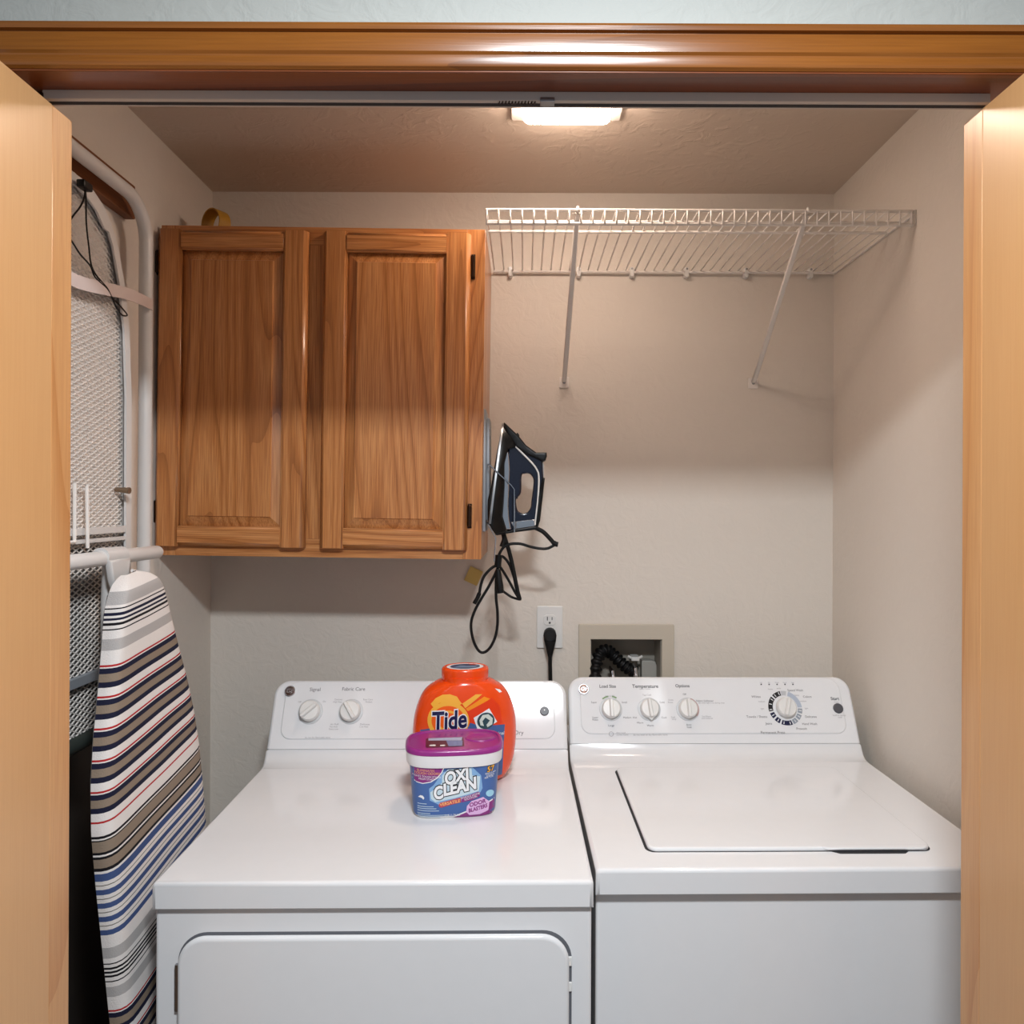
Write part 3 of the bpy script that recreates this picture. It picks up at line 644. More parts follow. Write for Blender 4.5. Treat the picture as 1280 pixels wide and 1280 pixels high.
# body curve is smoothed by sampling finely
hs_ = [0, .002, .006, .012, .02]+[.03+.01*i for i in range(16)]+[.187, .192, .197, .202, .206, .209, .2115, .2135, .218, .222]
def sm(tab): # smooth the table with a small moving average
    out = []
    for h in hs_:
        if h < .01 or h > .208: out.append((h, interp(tab, h))); continue
        out.append((h, sum(interp(tab, h+d) for d in (-.008, -.004, 0, .004, .008))/5))
    return out
TT, TTb = sm(TT), sm(TTb)
obj('tub_body', BM().rings([tring(h) for h in hs_]).mesh(), M_ORANGE, t, 50)
LB = .2165
lr = [(.047, LB-.005), (.0492, LB-.004), (.0502, LB-.001), (.0502, LB+.018), (.049, LB+.0215), (.046, LB+.0235), (.042, LB+.0235), (.041, LB+.0228), (.02, LB+.0228)]
lid = obj('lid', BM().rings([[(r*math.cos(a)*(1+.006*(k % 2) if .004 < z-LB < .02 else 1), r*.80*math.sin(a), z) for k, a in enumerate([2*math.pi*i/60 for i in range(60)])] for r, z in lr]).mesh(), M_ORANGE, t, 50)
def lidflat(me, z): me.transform(Matrix.Translation((0, 0, z))); return me
obj('sticker', lidflat(flat([circle(0, 0, .0395, 40, .031)]), LB+.0231), ink('label_white', (236, 236, 238)), lid, 0)
obj('sticker_print', lidflat(flat([circle(0, 0, .032, 40, .0235)]), LB+.0234), ink('label_navy', (40, 56, 96)), lid, 0)
obj('sticker_print', lidflat(flat([[(-.026, -.012), (.02, -.015), (.03, .004), (.004, .002), (-.01, .010)]]), LB+.0237), ink('label_steel', (120, 140, 170)), lid, 0)
obj('sticker_print', lidflat(flat([[(.012, .012), (.028, .008), (.022, .02), (.008, .022)]]), LB+.0237), ink('label_red', (190, 50, 40)), lid, 0)
def tsurf(off):
    n = 2.25
    def fn(x, h):
        a, b = interp(TT, h), interp(TTb, h); q = min(abs(x)/a, .995)
        return Vector((x, -b*(1-q**n)**(1/n)-off, h))
    return fn
k_ = .001655
def tq(X, Y): return ((500+X/8-581)*k_*1.02, (984-(820+Y/8))*k_)     # crop pixel -> label coordinates
def tdecal(nm, outs, c, off): return obj(nm, wrap(flat([[tq(*p) for p in o] for o in outs]), tsurf(off), .006, .006), c, t, 0)
M_LY = ink('label_yellow', (244, 178, 64)); M_LO = ink('label_orange', (240, 96, 22)); M_LN = ink('label_deep_navy', (24, 28, 74)); M_LW = ink('label_white', (236, 236, 238)); M_LB = ink('label_blue', (70, 96, 150)); M_LA = ink('label_amber', (244, 146, 30)); M_LR = ink('label_redorange', (226, 60, 22))
tdecal('label_swoosh', [[(640, 520), (900, 430), (980, 520), (1010, 720), (700, 700)]], M_LR, .0002)
tdecal('label_band', [[(195, 745), (330, 705), (660, 700), (680, 660), (760, 690), (1032, 712), (1020, 900), (1010, 1240), (215, 1240)]], M_LB, .0003)
tdecal('label_beam', [[(600, 470), (735, 385), (800, 388), (630, 515)]], M_LY, .0004)
tdecal('label_beam', [[(635, 520), (820, 412), (882, 440), (655, 545)]], M_LA, .0004)
tdecal('label_swoosh', [[(295, 480), (345, 420), (410, 385), (480, 378), (550, 400), (575, 440), (600, 470), (560, 490), (470, 450), (380, 465), (320, 510)]], M_LY, .0004)
cx, cy = 466, 640
tdecal('label_ring', [circle(cx, cy, 202, 48, 190), circle(cx, cy, 163, 48, 150)], M_LY, .0005)
tdecal('label_ring', [circle(cx, cy, 163, 48, 150), circle(cx, cy, 120, 48, 105)], M_LO, .0005)
tdecal('label_ring', [circle(cx, cy, 121, 48, 106), circle(cx, cy, 96, 40, 82)], M_LY, .0005)
tdecal('label_ring', [circle(cx, cy, 97, 40, 83)], M_LO, .0005)
def ttext(s, X, Y, size, m, off, rot=0, **k):
    me = text_mesh(s, size, **k); x, h = tq(X, Y); me.transform(Matrix.Translation((x, h, 0)) @ Matrix.Rotation(rot, 4, 'Z'))
    return obj('lettering', wrap(me, tsurf(off), .006, .006), m, t, 0)
ttext('Tide', 470, 640, .052, M_LW, .0008, .10, bold=.0036, shear=.16, sx=.76)
ttext('Tide', 470, 640, .052, M_LN, .0011, .10, bold=.0014, shear=.16, sx=.76)
tdecal('pod_picture', [[(712, 612), (868, 530), (950, 672), (760, 760)]], M_LW, .0008)
tdecal('pod_picture', [circle(835, 650, 88, 28, 82)], ink('pod_green', (46, 74, 84)), .0011)
tdecal('pod_picture', [[(770, 640), (800, 590), (860, 585), (905, 630), (900, 690), (850, 715), (840, 690), (875, 650), (830, 615), (800, 650), (815, 700), (780, 690)]], ink('pod_pale', (206, 214, 206)), .0013)
ttext('Original', 950, 790, .010, M_LW, .0008, -.1)
tdecal('side_sticker', [[(935, 350), (985, 368), (1010, 395), (980, 395)]], M_LW, .0008)

# ================================================================== BLUE AND PURPLE STAIN REMOVER TUB
px = at(568, 990, 1.445)
t = thing('stain_remover_tub', 'blue stain remover tub with purple lid on the dryer top', 'detergent', Matrix.Translation((px.x, 1.440, .911)) @ Matrix.Rotation(math.radians(7), 4, 'Z'))
n_ = 4.0
OA = [(0, .0745), (.003, .0775), (.01, .079), (.10, .0855), (.13, .0855)]; OB = [(0, .050), (.003, .053), (.01, .0545), (.10, .0605), (.13, .0605)]
def oring(h, e=0, N=64):
    a, b = interp(OA, h)+e, interp(OB, h)+e
    return [(a*spow(math.cos(q), 2/n_), b*spow(math.sin(q), 2/n_), h) for q in [2*math.pi*k/N for k in range(N)]]
def orr(h, a, b, N=64, n=3.2): return [(a*spow(math.cos(q), 2/n), b*spow(math.sin(q), 2/n), h) for q in [2*math.pi*k/N for k in range(N)]]
obj('tub_body', BM().rings([oring(h) for h in (0, .0015, .004, .01, .02, .05, .08, .1, .104)]).mesh(), M_TUBWHITE, t, 50)
obj('rim_band', BM().rings([orr(.1, .087, .062), orr(.0985, .0905, .065), orr(.101, .0918, .0662), orr(.1225, .093, .067), orr(.1235, .091, .065)]).mesh(), M_TUBWHITE, t, 50)
ol = obj('lid', BM().rings([orr(.1205, .0915, .0655), orr(.1215, .0938, .0678), orr(.128, .0940, .068), orr(.1312, .0915, .0655), orr(.132, .088, .062), orr(.1315, .0865, .0605), orr(.1288, .0855, .0595), orr(.1285, .04, .03)]).mesh(), M_PURPLE, t, 50)
obj('thumb_dish', BM().rings([circle3 for circle3 in [[(.052+r*1.3*math.cos(a), .012+r*math.sin(a), z) for a in [2*math.pi*k/28 for k in range(28)]] for r, z in ((.024, .1284), (.0225, .1305), (.0205, .1305), (.018, .1292), (.005, .1288))]]).mesh(), M_PURPLE, ol, 50)
def lidp(nm, outs, m, z): me = flat(outs); me.transform(UPM(z)); return obj(nm, me, m, ol, 0)
lidp('lid_label', [rrect(-.055, .018, -.038, .02, .006)], ink('lid_dark', (84, 30, 60)), .1289)
lidp('lid_label', [[(-.05, .004), (.014, -.002), (.016, .018), (-.05, .018)]], ink('lid_sky', (168, 178, 206)), .1291)
lidp('lid_label', [[(-.012, -.034), (.014, -.034), (.016, -.004), (-.016, .0)]], ink('lid_blue', (110, 126, 170)), .1292)
lidp('lid_label', [rrect(-.048, -.036, -.030, -.022, .003)], M_LW, .1293); lidp('lid_label', [rrect(-.028, -.018, -.032, -.025, .003)], M_LW, .1293)
for k in range(5): lidp('lid_rib', [[(-.03+.011*k, .032), (-.027+.011*k, .042), (-.025+.011*k, .042), (-.028+.011*k, .032)]], ink('lid_violet', (110, 30, 120)), .1291)
def osurf(off):
    def fn(x, h):
        a, b = interp(OA, h), interp(OB, h); q = min(abs(x)/a, .9985)
        return Vector((x, -b*(1-q**n_)**(1/n_)-off, h))
    return fn
# label coordinates from crop pixels: a bilinear frame of the front panel
def oq(X, Y):
    fx = (X-(110+(Y-440)*.085))/((1112-(Y-440)*.055)-(110+(Y-440)*.085))   # 0..1 across
    top = 455+25*math.sin(math.pi*max(0, min(1, fx)))-25*fx; bot = 1005+45*math.sin(math.pi*max(0, min(1, fx)))**.5-30*fx
    fz = (Y-top)/(bot-top); h = .099-fz*(.099-.001)
    a = interp(OA, h)
    # foreshortened rounded corners
    return ((fx-.5)*2*a*.99, h)
def odecal(nm, outs, m, off): return obj(nm, wrap(flat([[oq(*p) for p in o] for o in outs]), osurf(off), .005, .012), m, t, 0)
def line(p, q, n=10): return [(p[0]+(q[0]-p[0])*i/n, p[1]+(q[1]-p[1])*i/n) for i in range(n)]
M_OBL = ink('label_mid_blue', (66, 100, 160)); M_OLB = ink('label_light_blue', (128, 170, 212)); M_OPU = ink('label_purple', (136, 44, 124)); M_OBK = ink('label_black', (22, 22, 30)); M_OPK = ink('label_pill', (184, 70, 90)); M_OPA = ink('label_glow', (196, 216, 226)); M_OOR = ink('label_peach', (244, 176, 110))
obj('label_wrap', BM().rings([oring(h, .0002) for h in (.005, .01, .02, .04, .06, .08, .0985)], False).mesh(), M_OBL, t, 60)
# light blue streaks behind the name
for p in ([(330, 700), (380, 660), (480, 520), (800, 470), (900, 560), (920, 700), (880, 780), (700, 840), (440, 880), (340, 830)],): odecal('label_glow', [p], M_OLB, .0005)
odecal('label_glow', [[(345, 740), (470, 640), (470, 560), (530, 495), (790, 480), (800, 560), (890, 570), (880, 730), (600, 815), (400, 850), (352, 810)]], M_OPA, .0007)
odecal('label_corner', [line((112, 460), (495, 470))+[(495, 470), (470, 530), (420, 590), (350, 630), (260, 645), (190, 630), (140, 600)]], M_LW, .0005)
odecal('label_corner', [line((112, 455), (485, 465))+[(485, 465), (460, 525), (410, 582), (345, 620), (260, 635), (190, 620), (140, 588)]], M_OPU, .0007)
odecal('label_corner', [line((560, 1035), (1090, 805))+[(1090, 805), (1083, 985), (1000, 1010), (800, 1035)]], M_LW, .0005)
odecal('label_corner', [line((600, 1035), (1090, 820))+[(1090, 820), (1083, 985), (1000, 1010), (800, 1035)]], M_OPU, .0007)
odecal('label_glow', [[(742, 965), (750, 900), (800, 845), (930, 798), (1004, 850), (994, 945), (900, 990), (780, 1002)]], ink('label_pink', (222, 180, 222)), .0009)
def otext(s, X, Y, size, m, off, rot=.17, **k):
    me = text_mesh(s, size, **k); x, h = oq(X, Y); me.transform(Matrix.Translation((x, h, 0)) @ Matrix.Rotation(rot, 4, 'Z'))
    return obj('lettering', wrap(me, osurf(off), .005, .012), m, t, 0)
for s, X, Y, z, sx in (('O', 553, 595, .033, .85), ('XI', 685, 562, .029, .92), ('C', 425, 755, .033, .82), ('LEAN', 660, 692, .031, .90)):
    otext(s, X, Y, z, M_OBK, .0011, .19, bold=.0032, shear=.18, sx=sx*.93); otext(s, X, Y, z, M_LW, .0015, .19, bold=.0014, shear=.18, sx=sx*.93)
def pill(nm, P, m, off):
    return odecal(nm, [P], m, off)
pill('label_pill', [(438, 885), (450, 860), (560, 835), (680, 805), (685, 860), (560, 890), (465, 915), (445, 905)], M_OPK, .0009)
pill('label_pill', [(685, 803), (780, 775), (870, 740), (895, 750), (890, 790), (800, 835), (690, 860)], M_OPU, .0009)
otext('VERSATILE', 560, 865, .0082, M_OOR, .0012, .17, bold=.0002, shear=.1); otext('WHOLE HOME', 785, 788, .0055, M_LW, .0012, .22); otext('SOLUTION', 790, 812, .005, M_LW, .0012, .22)
otext('ODOR', 865, 868, .0105, M_OPU, .0012, .2, bold=.0004, shear=.15); otext('BLASTERS', 872, 925, .0100, M_OPU, .0012, .2, bold=.0004, shear=.15, sx=.84)
otext('57', 1005, 492, .014, M_OBK, .0008, .12, bold=.0011, shear=.15); otext('57', 1005, 492, .014, M_LY, .0011, .12, bold=.0003, shear=.15)
for s, X, Y, z in (('REGULAR', 1008, 535, .0048), ('LOADS', 1005, 560, .0048), ('PER TUB', 990, 582, .0045)): otext(s, X, Y, z, M_LW, .0008, .1)
for s, X, Y, z, m in (('ELIMINATES', 290, 500, .0062, M_OOR), ('TOUGH ODORS', 303, 532, .0066, M_OOR), ('FIGHTS TOUGH STAINS', 300, 567, .005, M_LW), ('FROM START', 300, 595, .005, M_LW)): otext(s, X, Y, z, m, .0011, -.03 if m is M_OOR else -.05)
odecal('label_oval', [circle(1008, 760, 48, 24, 38)], ink('label_ice', (160, 210, 232)), .0008)
odecal('label_dove', [[(210, 790), (235, 770), (262, 775), (280, 800), (270, 820), (250, 800), (230, 795)]], M_LW, .0008)
for k, (w, Y) in enumerate(((.017, 860), (.030, 890), (.035, 912), (.040, 936), (.024, 965), (.058, 985), (.042, 1006))):
    x, h = oq(205, Y); obj('fine_print', wrap(flat([[(x, h-.0006), (x+w, h-.0006), (x+w, h+.0006), (x, h+.0006)]]), osurf(.0006), .005), M_OPA, t, 0)
otext('3 LB (1.36 kg)', 590, 1000, .0052, M_LW, .0011, .03)

# ================================================================== IRON, HOLDER, CORD
YI = 1.775
def ip(x, y, Y=YI): return at(570+x/6.4, 500+y/6.4, Y)
hd = thing('iron_holder', 'grey wall-mounted iron holder on the right side of the oak cabinet', 'holder', (ip(230, 570).x, YI, ip(230, 570).z))
ho_ = Vector(hd.location)
def hl_(x, y, Y=YI): return ip(x, y, Y)-ho_
x0 = cx1+.008; pz0, pz1 = ip(230, 1050)[2], ip(230, 85)[2]
obj('back_plate', BM().box(x0-.0075-ho_.x, hl_(245, 500)[0], -.035, .085, pz0-ho_.z, pz1-ho_.z).mesh(bevel=.003), M_GREYPAINT, hd)
obj('front_plate', BM().box(hl_(243, 500)[0], hl_(272, 500)[0], -.02, .07, ip(0, 960)[2]-ho_.z, ip(0, 150)[2]-ho_.z).mesh(bevel=.003), M_GREYPAINT, hd)
for Yq in (YI-.052, YI+.056):
    obj('wire_arm', BM().tube([hl_(250, 505, YI), hl_(262, 515, Yq), hl_(440, 680, Yq), hl_(466, 715, Yq), hl_(466, 1060, Yq)], .0017, 6).mesh(), M_CHROME, hd)
obj('wire_arm', BM().tube([hl_(250, 980, YI-.03), hl_(262, 1000, YI-.054), hl_(318, 1105, YI-.054), hl_(305, 1290, YI-.054), hl_(318, 1105, YI+.05), hl_(250, 980, YI+.03)], .0015, 6).mesh(), M_CHROME, hd)
# the iron: frame with s along the sole (heel to tip), n away from the sole
tip = ip(368, 185); heel = ip(268, 985)
sv = (tip-heel); SL = sv.length; sv.normalize(); nvv = Vector((sv.z, 0, -sv.x))
MI = axes(heel, nvv, Vector((0, 1, 0)), sv)    # local x = n, y = depth, z = s
ir = thing('clothes_iron', 'black and navy steam iron hanging nose up beside the cabinet', 'iron', MI)
MIi = MI.inverted()
def il(x, y): p = MIi @ ip(x, y); return (p.x, p.z)
def halfw(s):  # sole half width
    k = max(0, min(1, s/SL)); return .052*math.sqrt(max(0, 1-max(0, (k-.22)/.78)**1.9))*(1 if k > .06 else .93)+.0012
def soled(n0, n1, e):
    rs = []
    for n in (n0, n1):
        st = [SL*(i/26) for i in range(27)]
        rs.append([(n, -(halfw(s)-e), s) for s in st]+[(n, halfw(s)-e, s) for s in reversed(st)])
    return BM().rings(rs)
obj('soleplate', soled(0, .006, 0).mesh(bevel=.001), M_STEEL, ir)
def slab(poly, holes, half, m, nm, taper=None, bev=.004, label=None):
    me = plate([[il(*p) for p in poly]]+[[il(*p) for p in h] for h in holes], half*2, bev, axes((0, half, 0), (1, 0, 0), (0, 0, 1), (0, -1, 0)), 3)
    if taper:
        cutgrid3(me)
        for v in me.vertices: v.co.y *= taper(v.co.x, v.co.z)
    return obj(nm, me, m, ir, 40, label)
def cutgrid3(me):
    b = bmesh.new(); b.from_mesh(me)
    for ax, d in ((0, .012), (2, .012)):
        lo = min(v.co[ax] for v in b.verts); hi = max(v.co[ax] for v in b.verts); k = math.ceil(lo/d)
        while k*d < hi:
            p = [0, 0, 0]; p[ax] = k*d; n = [0, 0, 0]; n[ax] = 1
            bmesh.ops.bisect_plane(b, geom=b.verts[:]+b.edges[:]+b.faces[:], plane_co=p, plane_no=n); k += 1
    b.to_mesh(me); b.free()
tp_ = lambda n, s: max(.10, (halfw(s)-.003)/.05)*(1-.42*max(0, min(1, (n-.008)/.045)))
slab([(285, 700), (262, 800), (262, 985), (322, 1075), (400, 1052), (400, 1030), (372, 930), (390, 700), (388, 520), (420, 400), (480, 380), (420, 215), (385, 185), (366, 230)], [], .05, M_DKGREY, 'lower_housing', tp_)
slab([(385, 182), (500, 290), (560, 365), (640, 422), (722, 425), (726, 455), (716, 482), (692, 500), (700, 640), (672, 960), (655, 1022), (460, 1052), (400, 1040), (385, 900), (395, 700), (395, 560), (420, 420)],
     [[(p.x, p.y) for p in smooth_pts([(a_, b_, 0) for a_, b_ in o_], 4, True)] for o_ in [[(525, 610), (550, 590), (590, 592), (618, 630), (618, 690), (604, 800), (596, 860), (570, 898), (530, 905), (495, 885), (482, 830), (484, 790), (520, 740)]]], .020, M_NAVY, 'handle_body', lambda n, s: .72+.28*(1-min(1, n/.09)))
slab([(385, 182), (500, 290), (508, 300), (560, 365), (640, 424), (724, 424), (726, 455), (716, 485), (690, 498), (640, 470), (560, 440), (480, 380), (400, 260)], [], .0225, M_BLACK, 'nose_cover', lambda n, s: 1)
slab([(478, 275), (492, 262), (506, 280), (508, 305), (490, 290)], [], .006, M_BLACK, 'spray_nozzle', None, .001)
slab([(690, 625), (710, 625), (672, 965), (650, 1020), (628, 1010), (650, 780)], [], .021, M_BLACK, 'heel_rest')
slab([(320, 1075), (400, 1048), (460, 1035), (640, 1008), (655, 1022), (640, 1034), (460, 1058), (330, 1080)], [], .024, M_BLACK, 'heel_base', None, .002)
slab([(692, 500), (700, 495), (704, 620), (694, 622)], [], .012, ink('clear_grey', (190, 186, 184)), 'tank_window', None, .001)
slab([(410, 400), (425, 450), (432, 560), (420, 850), (428, 960), (442, 1030), (402, 1032), (370, 930), (384, 700), (383, 530), (395, 440)], [], .030, M_CHROME, 'chrome_band', lambda n, s: max(.5, tp_(n, s)*.5/.3 if False else 1), .002)
slab([(440, 975), (625, 955), (628, 1008), (470, 1030)], [], .0215, M_CHROME, 'chrome_heel', None, .001)
for sd in (-1, 1):
    pts = smooth_pts([(q[0], sd*.0195, q[1]) for q in (il(455, 355), il(520, 420), (il(600, 500)), il(645, 560), il(661, 620), il(655, 780), il(640, 920), il(630, 1000))], 5)
    obj('trim_line', BM().tube(pts, .0022, 6).mesh(), M_PLASTIC, ir, label='thin white trim line')
slab([(508, 690), (520, 690), (517, 740), (498, 742), (494, 790), (484, 790), (486, 720)], [], .010, M_BLACK, 'steam_trigger', None, .001)
# cord: coil of loops below the iron
def cq(x, y, d=0): return MIi @ at(560+x/6.4, 660+y/6.4, YI+d)
def cordp(pts, r, nm='power_cord'):
    return obj(nm, BM().tube(smooth_pts([cq(*p) for p in pts], 7), r, 8).mesh(), M_RUBBER, ir, 60)
cordp([(690, -5), (760, 30), (820, 90), (852, 130)], .0052, 'cord_sleeve')
cordp([(845, 118), (862, 128), (880, 132)], .0062, 'cord_sleeve')
cordp([(855, 135), (800, 162), (740, 165), (660, 150), (580, 127), (500, 128), (450, 150), (415, 200), (400, 260), (398, 320), (330, 460), (270, 560), (215, 660), (185, 760), (195, 870), (230, 960), (275, 997), (330, 965), (375, 880), (395, 780), (395, 660), (385, 560), (385, 430), (400, 300), (412, 240), (440, 230, .012), (490, 290, .014), (530, 400, .014), (560, 500, .012), (578, 572, .01), (540, 520, .006), (480, 410, .004), (430, 330), (400, 300), (350, 320, -.01), (290, 385, -.012), (262, 460, -.012), (250, 530, -.012)], .0034)
cordp([(440, -10, .005), (450, 60, .005), (490, 190, .008), (520, 320, .01), (545, 450, .01), (572, 575, .01)], .0050, 'cord_sleeve')
cordp([(252, 520, -.012), (235, 560, -.012), (210, 605, -.012)], .005, 'cord_sleeve')
cordp([(420, -10), (440, 40), (450, 90), (430, 150)], .0058, 'cord_sleeve')
pl_ = BM().tube([cq(400, 330, -.008), cq(404, 380, -.008), cq(412, 460, -.008), cq(420, 520, -.008)], .008, 10, rad=[.006, .0075, .0095, .0085])
obj('plug', pl_.mesh(), M_RUBBER, ir)
cordp([(425, 495, -.004), (460, 520), (510, 553), (570, 572, .008)], .003)
obj('cord_tie', BM().tube([cq(405, 215), cq(402, 260), cq(398, 315)], .0085, 10).mesh(), M_BLACK, ir)

# ================================================================== STRIPED IRONING BOARD (standing on its tail)
STR = [('w', 19), ('g', 19), ('w', 4), ('k', 2), ('w', 5), ('n', 4.5), ('w', 3.5), ('n', 3.5), ('w', 3.5), ('k', 4), ('w', 5), ('k', 2), ('w', 13), ('g', 17), ('w', 21)]
STR += [('r', 3), ('w', 2), ('n', 8), ('t', 12), ('n', 8), ('w', 12)]*5
STR += [('r', 3), ('w', 19), ('k', 4), ('w', 2.5), ('k', 2), ('t', 17), ('k', 4), ('w', 3), ('k', 4), ('t', 14), ('k', 5), ('w', 4), ('b', 12)]
STR += [('w', 6), ('s', 1.5), ('w', 6), ('b', 8.5)]*4
STR += [('w', 21), ('g', 18), ('w', 8), ('k', 2), ('w', 5), ('k', 3.5), ('w', 3), ('k', 3.5), ('w', 3), ('k', 3.5), ('w', 6), ('k', 2), ('w', 8), ('g', 17), ('w', 22)]
STR += [('r', 3), ('w', 2), ('n', 8), ('t', 12), ('n', 8), ('w', 12)]*12
cols = {'w': (226, 220, 216), 'g': (176, 172, 170), 'k': (24, 22, 26), 'n': (28, 30, 52), 'r': (176, 40, 44), 't': (140, 124, 108), 'b': (66, 84, 128), 's': (112, 110, 100)}
keys = list(cols); cm = [mat('cover_'+{'w': 'white', 'g': 'grey', 'k': 'black', 'n': 'navy', 'r': 'red', 't': 'taupe', 'b': 'blue', 's': 'slate'}[k], cols[k], .85, 0, .2, 0, (500, .25, 2), .02) for k in keys]
BL = 1.36
WT = [(0, .018), (.003, .030), (.010, .046), (.02, .057), (.04, .072), (.07, .083), (.1, .092), (.165, .113), (.23, .136), (.30, .155), (.37, .165), (.45, .167), (1.0, .166), (1.28, .158), (1.34, .14), (1.36, .11)]
p_top = Vector((-.638, 1.246, 1.382)); p_bot = Vector((-.590, 1.400, .016))
dn = (p_bot-p_top).normalized(); nx = Vector((-dn.z, 0, dn.x)).normalized(); nx = (nx-dn*nx.dot(dn)).normalized()
if nx.x < 0: nx = -nx
Mb = axes(p_top, nx, dn.cross(nx), dn)
ib = thing('ironing_board', 'ironing board with striped cover standing on end beside the dryer', 'ironing board', Matrix.Translation(p_top))
Ml = Matrix.Translation(-p_top) @ Mb
verts, faces, fm = [], [], []
ss = [(0, 0)]; s = 0
bounds = [0]; kinds = []
for k, w in STR:
    if s >= BL: break
    e = min(BL, s+w/1000); kk = max(1, int((e-s)/.008)) if s > .02 else max(2, int((e-s)/.003))
    for q in range(kk): bounds.append(s+(e-s)*(q+1)/kk); kinds.append(keys.index(k))
    s = e
# across: near edge is a big soft roll, far edge a small one; extra columns wrap under
RN = .034; TH = .030
def bpt(s, col):
    w = interp(WT, s); c = [(-1, TH), (-1, TH*.8), (-1, TH*.5), (-.985, .016), (-.95, .0085), (-.9, .0045), (-.82, .0015)]+[(-.7+.14*i, 0) for i in range(11)]+[(.82, .001), (.9, .0025), (.95, .006), (.985, .012), (1, .02), (1, TH)]
    t_, drop = c[col]
    e = max(0, 1-s/.03) if s < .03 else 0
    drop = min(TH, drop+.022*e**2.2)
    # the near side bulges over the board edge
    yy = t_*w
    if t_ < -.8: yy = -w-(.006 if drop < TH*.9 else 0)+(t_+1)*w*1.0
    wob = .0012*math.sin(s*23+t_*3)
    return Vector((-drop+wob*(1-abs(t_)), yy, s))
NC = 7+11+6
for b_ in bounds: verts += [bpt(b_, c) for c in range(NC)]
for i in range(len(bounds)-1):
    for c in range(NC-1): faces.append((i*NC+c, i*NC+c+1, (i+1)*NC+c+1, (i+1)*NC+c)); fm.append(kinds[i])
me = bpy.data.meshes.new('cover'); me.from_pydata([tuple(Ml @ v) for v in verts], [], faces)
for m in cm: me.materials.append(m)
me.polygons.foreach_set('material_index', fm)
b = bmesh.new(); b.from_mesh(me); bmesh.ops.recalc_face_normals(b, faces=b.faces); b.to_mesh(me); b.free()
o = obj('cover', me, None, ib, 60)
# deck under the cover and the gathered hem
st = [BL*i/50 for i in range(51)]
dk = []
for x in (-TH-.004, -TH+.012): dk.append([Ml @ Vector((x, -(interp(WT, s)-.006), s+.004 if s == 0 else s-.002)) for s in st]+[Ml @ Vector((x, interp(WT, s)-.006, s+.004 if s == 0 else s-.002)) for s in reversed(st)])
obj('deck', BM().rings(dk).mesh(), M_PADGREY, ib, 0)
hem = [Ml @ Vector((-TH-.002+.002*math.sin(s*90), -(interp(WT, s)+.0035+.0008*math.sin(s*37)), s)) for s in [BL*i/160 for i in range(161)]]
hm = BM().tube(hem, .0030, 7).mesh()
ho2 = obj('hem', hm, cm[0], ib, 60, 'cover hem, striped near the nose and white lower down')
for k in 'kr': hm.materials.append(cm[keys.index(k)])
Mli = Ml.inverted()
for q in hm.polygons:
    s_ = (Mli @ q.center).z
    q.material_index = 1 if (s_ < .1 and int(s_/.012) % 2) else 2 if (.1 <= s_ < .5 and int(s_/.02) % 3) else 0
# legs folded behind the deck, T foot sticking out past the nose
fz = 1.5-(694-630)/926*1.25
def L(x, y, z): return Vector((x, y, z))-p_top
fe = at(196, 690, 1.405)
fx = fe.x; fa = Vector((fx, 1.02, 0)); 
fzz = lambda y: at(655+(fx*F/y), 690, y)[2]
foot_pts = [L(fx, 1.03, at(120, 699, 1.2)[2]), L(fx, 1.41, fe.z)]
obj('foot_bar', BM().tube([foot_pts[0], foot_pts[0]+Vector((0, .006, 0)), foot_pts[1]-Vector((0, .006, 0)), foot_pts[1]-Vector((0, .001, 0)), foot_pts[1]], .0125, 16, rad=[.010, .0125, .0125, .011, .007]).mesh(), M_TUBE, ib, 50)
yc = 1.246
obj('leg', BM().tube([L(fx, yc, fe.z), L(fx-.012, 1.262, 1.33), L(fx-.018, 1.275, 1.15), L(fx+.02, 1.35, .35)], .0115, 12).mesh(), M_TUBE, ib, 50)
obj('foot_collar', BM().tube([L(fx, yc-.028, at(130, 697, 1.2)[2]), L(fx, yc+.035, at(130, 697, 1.2)[2]-.001)], .0148, 16).mesh(), M_TUBE, ib, 50)
obj('gusset', plate([[(yc-.028, fe.z-.002), (yc+.036, fe.z-.002), (yc+.030, fe.z-.042), (yc+.016, fe.z-.07), (yc-.004, fe.z-.066), (yc-.02, fe.z-.035)]], .012, .004, axes((fx+.005, 0, 0), (0, 1, 0), (0, 0, 1), (1, 0, 0)), 3), M_TUBE, ib, 50).location = -p_top
obj('leg', BM().tube([L(fx+.01, 1.36, .25), L(fx+.012, 1.33, .55), L(fx-.012, 1.28, 1.0)], .0115, 12).mesh(), M_TUBE, ib, 50)

# ================================================================== MESH-BACKED BOARD HANGING ON THE LEFT WALL
XM = -.742
Z0, Z1 = 1.10, 2.035         # tail, nose
YC = 1.205
hb = thing('hanging_ironing_board', 'white mesh-backed ironing board hanging folded on the left wall', 'ironing board', (XM, YC, Z0))
o0 = Vector((XM, YC, Z0))
HWT = [(0, .02), (.006, .05), (.018, .078), (.04, .103), (.08, .128), (.14, .150), (.22, .166), (.34, .174), (.8, .174), (.9, .165), (.93, .12), (.935, .05)]
def hw(d): return interp(HWT, d)
LNG = Z1-Z0
st = [0, .003, .006, .012, .018, .03, .04, .06, .08, .11, .14, .18, .22, .28, .34, .5, .7, .8, .85, .9, .915, .93, .935]
def outline(e, x): return [(x, -(max(.004, hw(s)-e)), LNG-max(s, 0)-(e if s < .05 else 0)) for s in st]+[(x, max(.004, hw(s)-e), LNG-s-(e if s < .05 else 0)) for s in reversed(st)]
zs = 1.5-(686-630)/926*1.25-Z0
def clip(o, up): return [(x, y, max(z, zs) if up else min(z, zs-.001)) for x, y, z in o]
